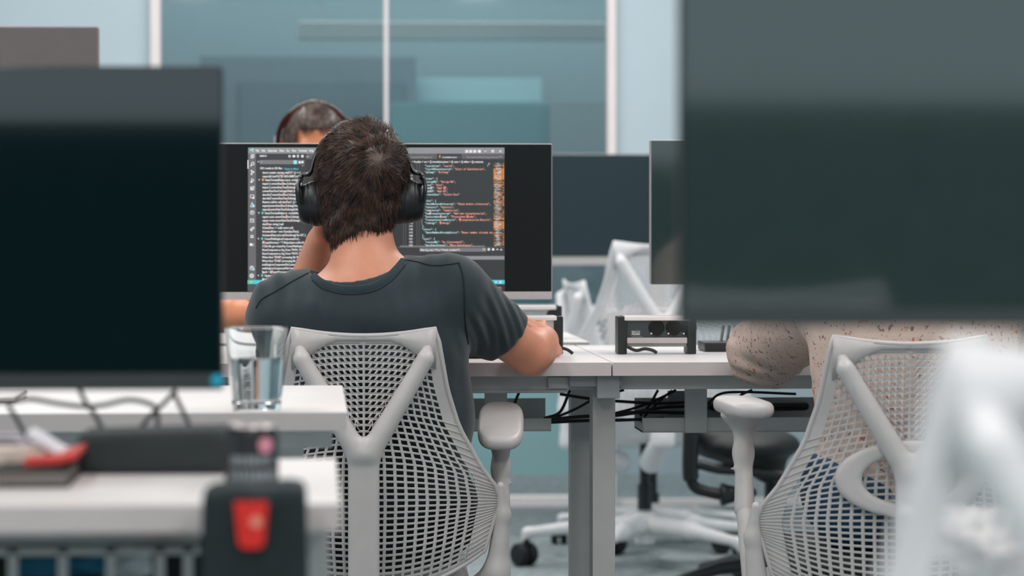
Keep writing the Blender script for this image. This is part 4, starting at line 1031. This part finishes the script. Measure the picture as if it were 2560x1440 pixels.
for s in ('L', 'R'):
    for J_, par_ in ((JW, wo), (JC, col)):
        F = Vector(J_['F'+s]); ds = J_['ft'][1]
        f = lambda P: smax(smin(cap(P, F+Vector((0, 0, -.03)), F+Vector((0, .15*ds, -.045)), .042, .034), cap(P, F+Vector((0, 0, .0)), F+Vector((0, 0, -.04)), .044, .044), .02), -(P[:, 2]-.003), .003)
        mk('shoe', surf(f, F-Vector((.08, .24, .12)), F+Vector((.08, .24, .07)), .009), m_shoe, par_, sharp=0)
Rw = orient(JW['hf'], JW['hu'])
def capW(P):
    Q = (P-v3(JW['head']))@Rw/JW['hs']
    d = ell(Q, (0, -.014, .024), (.087, .106, .098)); d = smin(d, cap(Q, (0, -.05, 0), (0, -.06, -.13), .075, .055), .03)
    line = np.where(Q[:, 1] > .02, Q[:, 2]-.045*np.clip((Q[:, 1]-.02)/.05, 0, 1)+.02, 1.0); d = smax(d, -line, .008)
    return np.maximum(d, -ell(Q, (0, -.008, .022), (.066, .085, .080)))*JW['hs']
hcw = Vector(JW['head'])
mk('hair', hair_mesh(JW, capW, hcw-Vector((.13, .16, .22)), hcw+Vector((.13, .13, .15)), 5000, q3(2278, 380, 4.85), L=(.03, .05), r=.0006, h=.007, down=.8), m_hair, wo, sharp=0)
# chair the colleague sits on
office_chair('light grey mesh office chair facing us under the colleague with headphones', (JC['pelvis'][0], 7.50, 0), math.pi, lift=.03, hubspin=.6)
# ------------------------------------------------------------------ desk power units
def power_unit(label, x0, x1, ytop, ybot, Y, face, dep=.055, front='dark', z0=None):
    a = W(x0, ytop, Y); b = W(x1, ybot, Y); z1 = a.z; zb = z0 if z0 is not None else b.z; w = b.x-a.x; h = z1-zb
    t = thing('power_unit', label, 'power outlet', ((a.x+b.x)/2, Y, zb))
    for xs, xe in ((a.x, a.x+.0175), (b.x-.0175, b.x)):
        m = MD(); m.box2((xs, Y, zb), (xe, Y+dep, z1-.001), bev=.002); m.cyl(((xs+xe)/2, Y+.02, z1-.0012), ((xs+xe)/2, Y+.02, z1+.0002), .003, n=14); mk('end_cap', m, m_black, t)
    m = MD(); m.box2((a.x+.012, Y-.001, z1-.009), (b.x-.012, Y+dep, z1), bev=.002); mk('top_strip', m, m_aluw, t)
    m = MD(); m.box2((a.x+.0175, Y+.004, zb+h*.44), (b.x-.0175, Y+dep-.002, z1-.008)); pn = mk('socket_panel', m, face, t)
    m = MD(); m.box2((a.x+.0175, Y+.0005, zb+h*.28), (b.x-.0175, Y+dep, zb+h*.43), bev=.001); mk('lower_strip', m, m_alu, t)
    m = MD(); m.box2((a.x+.0175, Y+.006, zb+h*.19), (b.x-.0175, Y+dep-.004, zb+h*.28), bev=.001); mk('underside', m, m_steel2, t)
    return t, a, b, z1, zb, pn
pu, a, b, z1, zb, pn = power_unit('black and aluminium power unit with two round sockets standing on the right desk', 1545, 1741, 790, 884, 5.64, M('charcoal_panel', (48, 58, 60), .55, var=.05), z0=.7505)
h = z1-zb; zc = zb+h*.70
for px in (1641, 1684, 1722):
    c = W(px, 822, 5.644); c.z = zb+h*.69
    m = MD(); m.lathe([(.0152, .001), (.0152, -.0010), (.0146, -.0014), (.0140, -.0004), (0, -.0004)], (c.x, 5.6435, c.z), 28, 'y'); so_ = mk('socket', m, M('socket_black', (6, 10, 11), .25), pu)
    m = MD(); m.cyl((c.x-.010, 5.6425, c.z-.011), (c.x-.010, 5.641, c.z-.011), .0016, n=10); mk('indicator', m, m_aluw, so_)
for i, (s_, dz) in enumerate((('BACH', .0045), ('MANN', 0))):
    vs, fs = glyphs(s_); wd = max(v[0] for v in vs); p = W(1579, 838, 5.643)
    m = MD(); sx = .0155/wd
    for dx in (0, .0004): m.add([(p.x+dx+v[0]*sx, 5.6434, p.z+dz+v[1]*.0058) for v in vs], fs)
    mk('lettering', m, EM('print_white', (225, 225, 225), .0) if 0 else M('white_print', (235, 235, 235), .5), pu, smooth=False, label='white BACH MANN lettering, two lines')
p = W(1579, 842, 5.643); m = MD(); m.box2((p.x, 5.6432, p.z-.0004), (p.x+.021, 5.6442, p.z+.0004)); mk('print_rule', m, M('grey_print', (150, 155, 155), .5), pu)
pu2, a, b, z1, zb, pn = power_unit('aluminium power unit with a square port beside the man\'s hand', 1255, 1408, 790, 880, 5.66, m_alu, z0=.7505)
m = MD(); p = W(1362, 828, 5.66); q = W(1389, 868, 5.66); m.box2((p.x, 5.6595, q.z), (q.x, 5.668, p.z), bev=.002); o = mk('square_port', m, m_blackm, pu2)
m = MD(); m.box2((p.x+.004, 5.658, q.z+.012), (q.x-.004, 5.662, q.z+.020), bev=.001); mk('port_tongue', m, m_black, o)
pu3, a, b, z1, zb, pn = power_unit('farther power unit with white top, standing on the far desk behind the man\'s hand', 1280, 1405, 764, 829, 6.42, m_steel2, z0=.7505)
m = MD(); c = W(1382, 789, 6.42); m.lathe([(.0135, .001), (.0135, -.001), (.012, -.0004), (0, -.0004)], (c.x, 6.4235, c.z), 24, 'y'); mk('socket', m, m_black, pu3)
for pts, Y, lb in (([(1362, 884), (1378, 872), (1400, 870), (1418, 874), (1432, 884)], 5.60, 'black cable looping from the power unit beside the man\'s hand'),
                   ([(1566, 866), (1590, 876), (1612, 872), (1632, 876), (1642, 885)], 5.62, 'black cable bending under the right power unit onto the desk')):
    m = MD(); P_ = []
    for x, y in pts: v = W(x, y, Y); v.z = max(v.z, .7535); P_.append(v)
    m.tube(spl(P_, 6), .0032, 8); tag(mk('cable', m, m_cable), lb, 'cable')
# keyboard at the man's right elbow
a = W(1222, 890, 5.49); KX = a.x
t = thing('keyboard', 'black keyboard on the desk, its right end beyond the man\'s sleeve', 'keyboard', (KX-.215, 5.55, .75))
m = MD(); m.box((KX-.215, 5.555, .7665), (.43, .15, .018), rot=(math.radians(5), 0, 0), bev=.005); mk('case', m, m_black, t)
m = MD(); k_ = 0
for r_ in range(6):
    for c_ in range(22):
        m.box((KX-.42+c_*.0192+.008, 5.492+r_*.023, .7755+r_*.0019), (.0165, .018, .010), rot=(math.radians(5), 0, 0), bev=.002, seg=1)
o = mk('keys', m, m_blackm, t); o['kind'] = 'stuff'
# dark low tray right of the power unit
t = thing('laptop_riser', 'low black laptop stand on the desk between power unit and floral sleeve', 'stand', W(1805, 872, 5.78).xy.to_3d()+Vector((0, 0, .75)))
m = MD(); a = W(1762, 856, 5.74); b = W(1850, 872, 5.74); m.box2((a.x, 5.74, .7505), (b.x+.03, 5.85, a.z), bev=.003); mk('body', m, m_black, t)
m = MD()
for i in range(5):
    x = W(1795+i*15, 850, 5.8).x; m.cyl((x, 5.76, a.z-.002), (x+.016, 5.84, a.z+.028), .0028, n=8)
mk('mesh_support', m, m_black, t)

# ------------------------------------------------------------------ things on the foreground desks
# glass of water
YG = 3.99
c = W(641, 1040, YG); c.z = .7505
t = thing('water_glass', 'blurred clear tumbler of water standing on the second desk at left', 'glass', tuple(c))
H = W(641, 818, YG).z-.7505; R1 = .0415; R0 = .032
rad_ = lambda z: R0+(R1-R0)*(z/H)**.8
zs_ = [.003+(H-.004)*i/10 for i in range(11)]
m = MD(); m.lathe([(0, 0), (R0-.002, 0)]+[(rad_(z), z) for z in zs_]+[(R1-.0010, H)]+[(rad_(z)-.0022, z) for z in reversed(zs_[1:])]+[(R0-.006, .0095), (0, .009)], c, 48)
mk('tumbler', m, GLASS('clear_glass', (.97, .99, .99), 0, 1.45), t, sharp=25)
m = MD(); lv = H*.62; zw = [.0115+(lv-.0115)*i/8 for i in range(9)]
m.lathe([(0, .0096), (R0-.0062, .0100)]+[(rad_(z)-.0024, z) for z in zw]+[(0, lv)], c, 48); mk('water', m, GLASS('water', (.97, .99, 1), 0, 1.33), t, sharp=30)
# can with lettering
YC_ = 2.83
c = W(629, 1200, YC_); c.z = .7505
t = thing('drink_can', 'blurred black can with pale lettering and a pink dot on the nearest desk', 'can', tuple(c))
hh = W(629, 1062, YC_).z-.7505; rc_ = .0255
m = MD(); m.lathe([(0, 0), (rc_-.004, 0), (rc_, .004), (rc_, hh-.008), (rc_-.004, hh-.001), (rc_-.006, hh), (rc_-.008, hh-.003), (0, hh-.003)], c, 40); mk('body', m, m_black, t)
m = MD(); m.lathe([(rc_-.0075, hh-.001), (rc_-.005, hh+.001), (rc_-.0025, hh-.002)], c, 40); mk('rim', m, m_alu, t)
m_print = M('pale_print', (128, 134, 140), .6, var=.1)
m = MD()
def wrap(vs, fs, ang0, zz, sx, sz):
    m.add([(c.x+math.sin(ang0+v[0]*sx/rc_)*(rc_+.0004), c.y-math.cos(ang0+v[0]*sx/rc_)*(rc_+.0004), zz+v[1]*sz) for v in vs], fs)
# illegible blurred lettering in the photo: three rows of thick marks
for zz in (.026, .012):
    x = -.85
    while x < .8:
        w_ = rng.uniform(.10, .22)
        n = 4; vs = []; 
        for j in range(n+1):
            a_ = x+w_*j/n; vs += [(c.x+math.sin(a_)*(rc_+.0004), c.y-math.cos(a_)*(rc_+.0004), c.z+zz-.004), (c.x+math.sin(a_)*(rc_+.0004), c.y-math.cos(a_)*(rc_+.0004), c.z+zz+.005)]
        m.add(vs, [(2*j, 2*j+2, 2*j+3, 2*j+1) for j in range(n)]); x += w_+.06
mk('lettering', m, m_print, t, smooth=False, label='pale blurred lettering in rows')
m = MD(); a_ = .55; p = Vector((c.x+math.sin(a_)*(rc_-.0005), c.y-math.cos(a_)*(rc_-.0005), c.z+.041)); m.cyl(p, p+Vector((math.sin(a_)*.0012, -math.cos(a_)*.0012, 0)), .0075, n=24); mk('round_mark', m, M('pink_print', (214, 140, 160), .6), t, label='pink round mark')
# black bag with a red tag standing in front of the desk
YBg = 2.50
a = W(503, 1226, YBg); b = W(770, 1226, YBg)
t = thing('fabric_bag', 'upright black bag with a red cup-shaped tag before the nearest desk', 'bag', ((a.x+b.x)/2, YBg+.05, 0))
bx = (a.x+b.x)/2; bw = b.x-a.x
def bagf(P):
    d = rbox(P, (bx, YBg+.055, a.z/2), (bw/2, .05, a.z/2), .006)
    return d+.0016*np.sin(P[:, 0]*150+2*np.sin(P[:, 2]*9))
mk('body', surf(bagf, (bx-.08, YBg-.02, -.01), (bx+.08, YBg+.13, a.z+.03), .006), M('black_canvas', (24, 38, 42), .85, var=.12, bump=.3), t, sharp=0)
p = W(628, 1310, YBg-.004)
m = MD(); pr_ = [(.005, -.0205), (.0088, -.0190), (.0108, -.0160), (.0122, .0), (.0136, .014), (.0140, .0185)]
pts = [(-x, z) for x, z in pr_]+[(x, z) for x, z in reversed(pr_)]
for y_ in (0, .003): m.V += [(p.x+x, YBg-.0045+y_, p.z+z) for x, z in pts]
n_ = len(pts); m.F += [tuple(range(n_)), tuple(range(2*n_-1, n_-1, -1))]+[(i, n_+i, n_+(i+1) % n_, (i+1) % n_) for i in range(n_)]; m.MI = [0]*len(m.F)
tg = mk('tag', m, M('red_enamel', (226, 38, 28), .45, var=.05), t, label='bright red tag shaped like a cup', smooth=False)
m = MD(); m.cyl((p.x+.004, YBg-.0045, p.z+.002), (p.x+.004, YBg-.0055, p.z+.002), .005, n=20); mk('tag_emblem', m, M('salmon_print', (236, 150, 130), .5), tg)
# long dark soft case
Y1 = 2.98
a = W(188, 1092, Y1); b = W(600, 1068, Y1)
def casef(P):
    d = rbox(P, ((a.x+b.x)/2, Y1+.05, .7505+(a.z-.7505)/2+.001), ((b.x-a.x)/2, .05, (a.z-.7505)/2+.002), .011)
    return d-.004*(P[:, 0]-a.x)/(b.x-a.x)
tag(mk('laptop_sleeve', surf(casef, (a.x-.03, Y1-.03, .74), (b.x+.03, Y1+.13, a.z+.03), .004), M('charcoal_neoprene', (40, 48, 50), .8, var=.08, bump=.2), sharp=0), 'long charcoal padded case lying on the nearest desk beneath the monitor', 'case')
# notebook block with magazines on it
Y2 = 2.83
b = W(172, 1180, Y2); x0_ = W(-15, 1180, Y2).x
t = thing('notebook', 'thick grey-brown notebook at the left edge of the nearest desk', 'notebook', ((x0_+b.x)/2, Y2+.08, .7505))
m = MD(); m.box2((x0_, Y2, .7505), (b.x, Y2+.16, .7535), bev=.001); m.box2((x0_, Y2, .765), (b.x, Y2+.16, .768), bev=.001); mk('cover', m, m_blackm, t)
m = MD(); m.box2((x0_+.002, Y2+.002, .7535), (b.x-.003, Y2+.158, .765)); mk('pages', m, M('taupe_pages', (120, 112, 108), .8, var=.05), t)
def mag(label, pts, Y, wdt, th, mat_, cat='magazine', name='magazine'):
    m = MD(); P_ = spl([W(x, y, Y) for x, y in pts], 8); vs = []; n_ = len(P_)
    for p in P_:
        z = max(p.z, .769); vs += [(p.x, Y, z), (p.x, Y+wdt, z), (p.x, Y+wdt, z+th), (p.x, Y, z+th)]
    fs = [(0, 1, 2, 3), tuple(4*(n_-1)+i for i in (3, 2, 1, 0))]
    for i in range(n_-1): fs += [(4*i+j, 4*i+(j+1) % 4, 4*i+4+(j+1) % 4, 4*i+4+j)[::-1] for j in range(4)]
    m.add(vs, fs); return tag(mk(name, m, mat_), label, cat)
mag('crumpled red-edged magazine lying on the grey-brown notebook', [(60, 1166), (100, 1162), (150, 1158), (192, 1146)], 2.86, .12, .006, M('red_paper', (214, 62, 54), .6, var=.15))
mag('beige magazine with bent pages at the far left of the nearest desk', [(-120, 1168), (-20, 1162), (60, 1156), (110, 1164)], 2.90, .1, .010, M('beige_paper', (214, 196, 184), .7, var=.2, scale=30))
mag('glossy pale folder propped at a slant above the red magazine', [(66, 1094), (100, 1112), (140, 1138), (178, 1152)], 2.92, .08, .0050, M('glossy_white_paper', (236, 232, 240), .35, var=.05), 'folder', 'folder')
mag('lilac-grey sheet of paper curling behind the slanted folder', [(-100, 1110), (-20, 1104), (40, 1106), (66, 1150)], 2.99, .06, .004, M('lilac_paper', (176, 168, 180), .7, var=.2), 'paper', 'sheet_of_paper')
# cables dangling below the big monitor
for i, pts in enumerate(([(196, 968), (214, 1005), (236, 1035), (262, 1085)], [(-60, 1008), (30, 1003), (80, 998), (140, 1008), (212, 1016), (260, 1012), (320, 1000), (370, 1008), (392, 1026), (394, 1078)],
                         [(20, 1012), (40, 1045), (64, 1090)], [(440, 975), (418, 1000), (386, 1030), (340, 1082)], [(432, 978), (448, 1010), (476, 1068)])):
    Yc_ = 3.12+.012*i; m = MD(); m.tube(spl([W(x, y, Yc_) for x, y in pts], 8), .0026, 8)
    tag(mk('hanging_cable', m, m_cableg), 'grey cable dangling below the large black monitor at left', 'cable', 'cables dangling behind the big monitor')
# frame and cable tray under the nearest desk
t = thing('cable_basket', 'grey cable basket with upright bars hanging under the nearest desk', 'cable basket', (W(200, 1380, 2.85).x, 2.85, .60))
x0_, x1_ = W(-300, 1350, 2.84).x, W(500, 1350, 2.84).x
m = MD(); m.box2((x0_, 2.84, .722), (x1_, 2.846, WZ(1358, 2.84, 200))); mk('back_plate', m, m_steel, t)
m = MD(); m.box2((x0_, 2.83, WZ(1372, 2.83, 200)), (x1_, 2.846, WZ(1388, 2.83, 200)), bev=.001); mk('rail', m, m_steel, t)
m = MD(); m.box2((x0_, 2.83, .60), (x1_, 2.98, .603)); mk('floor_plate', m, m_steel2, t)
for px in (-120, 32, 157, 277, 400, 470):
    m = MD(); p = W(px, 1400, 2.832); m.box2((p.x-.0045, 2.83, .60), (p.x+.0045, 2.836, WZ(1372, 2.83, 200))); mk('bar', m, m_steel, t)
m = MD(); m.box2((x0_, 2.965, .603), (x1_, 2.975, .69)); mk('rear_plate', m, m_blackm, t)
m_tealc = M('teal_cable_sheath', (20, 110, 140), .5, var=.15)
for i in range(6):
    m = MD(); z = .668+.006*(i % 3); P_ = [Vector((W(x, 1400, 2.88).x, 2.87+.012*(i % 4), z+.008*math.sin(x*.012+i))) for x in range(30, 285, 24)]
    m.tube(spl(P_, 4), .0045, 8); tag(mk('network_cable', m, m_tealc), 'teal network cable bundled in the basket under the nearest desk', 'cable', 'teal cables in the basket')
def crump(P):
    c_ = W(328, 1412, 2.90); return ell(P, c_, (.021, .02, .017))+.003*np.sin(P[:, 0]*260)*np.sin(P[:, 2]*230+1)*np.sin(P[:, 1]*200)
c_ = W(328, 1412, 2.90); tag(mk('plastic_bag', surf(crump, c_-Vector((.03, .03, .03)), c_+Vector((.03, .03, .03)), .0025), M('crumpled_clear_plastic', (205, 215, 218), .25, var=.1), sharp=0), 'crumpled whitish plastic wad beside the teal cables under the desk', 'bag')
for px in (375, 445):
    m = MD(); c_ = W(px, 1318, 2.80); m.cyl((c_.x, 2.80, c_.z), (c_.x, 2.83, c_.z), .011, .011, 20); m.cyl((c_.x, 2.796, c_.z), (c_.x, 2.80, c_.z), .006, n=14)
    tag(mk('round_foot', m, M('beige_plastic', (190, 176, 168), .5, var=.05)), 'beige round knob under the nearest desk, above the cable basket', 'knob', 'beige knobs under the nearest desk')

# ------------------------------------------------------------------ black chair beyond the right desk
YK = 7.6
def P7(x, y, dy=0): return W(x, y, YK+dy)
t = thing('tilted_chair', 'black office chair beyond the right desk with a sideways flared armrest', 'chair', (W(1850, 1200, YK).x, YK+.1, 0))
m = MD(); m.tube(spl([P7(1730, 1040), P7(1727, 1100), P7(1726, 1180), P7(1735, 1215), P7(1762, 1228), P7(1800, 1236)], 8), [.021]*20+[.015]*21, 14, up=(0, 1, 0)); mk('frame_arm', m, m_black, t)
def flare(P):
    a_ = P7(1808, 1236); b_ = P7(1880, 1232); d = cap(P, a_, P7(1822, 1236), .030, .022); d = smin(d, cap(P, P7(1822, 1236), b_, .014, .013), .02)
    return smax(d, -(P[:, 0]-float(P7(1800, 1236).x)), .006)
a_ = P7(1830, 1236); mk('armrest', surf(flare, a_-Vector((.08, .06, .06)), a_+Vector((.08, .06, .06)), .004), m_black, t, sharp=0)
def seatb(P):
    c_ = P7(1860, 1110, .15); d = ell(P, c_, (.145, .20, .050)); return smin(d, cap(P, P7(1745, 1085, .05), P7(1920, 1165, .1), .02, .045), .03)
c_ = P7(1850, 1120, .15); mk('seat', surf(seatb, c_-Vector((.22, .30, .14)), c_+Vector((.22, .30, .14)), .007), m_blackm, t, sharp=0)
m = MD(); g0 = P7(1740, 1100); m.tube(spl([P7(1748, 1160), P7(1800, 1172), P7(1870, 1176), P7(1960, 1190)], 6), .014, 10); mk('lower_brace', m, m_black, t)
# base of that chair
cx_ = P7(1930, 1200, .15).x; m = MD(); m.cyl((cx_, YK+.15, .10), (cx_, YK+.15, .42), .02, n=18); mk('gas_lift', m, m_black, t)
for k_ in range(5):
    a_ = k_*2*math.pi/5+.9; m = MD(); m.tube([(cx_, YK+.15, .11), (cx_+.15*math.cos(a_), YK+.15+.15*math.sin(a_), .10), (cx_+.28*math.cos(a_), YK+.15+.28*math.sin(a_), .07)], [.024, .018, .012], 10)
    o = mk('base_leg', m, m_black, t); m = MD(); e_ = Vector((cx_+.285*math.cos(a_), YK+.15+.285*math.sin(a_), .028))
    for s_ in (-1, 1): m.cyl(e_+Vector((s_*.006, 0, 0)), e_+Vector((s_*.022, 0, 0)), .028, n=18)
    m.cyl(e_, e_+Vector((0, 0, .04)), .007, n=8); mk('castor', m, m_rubber, o)
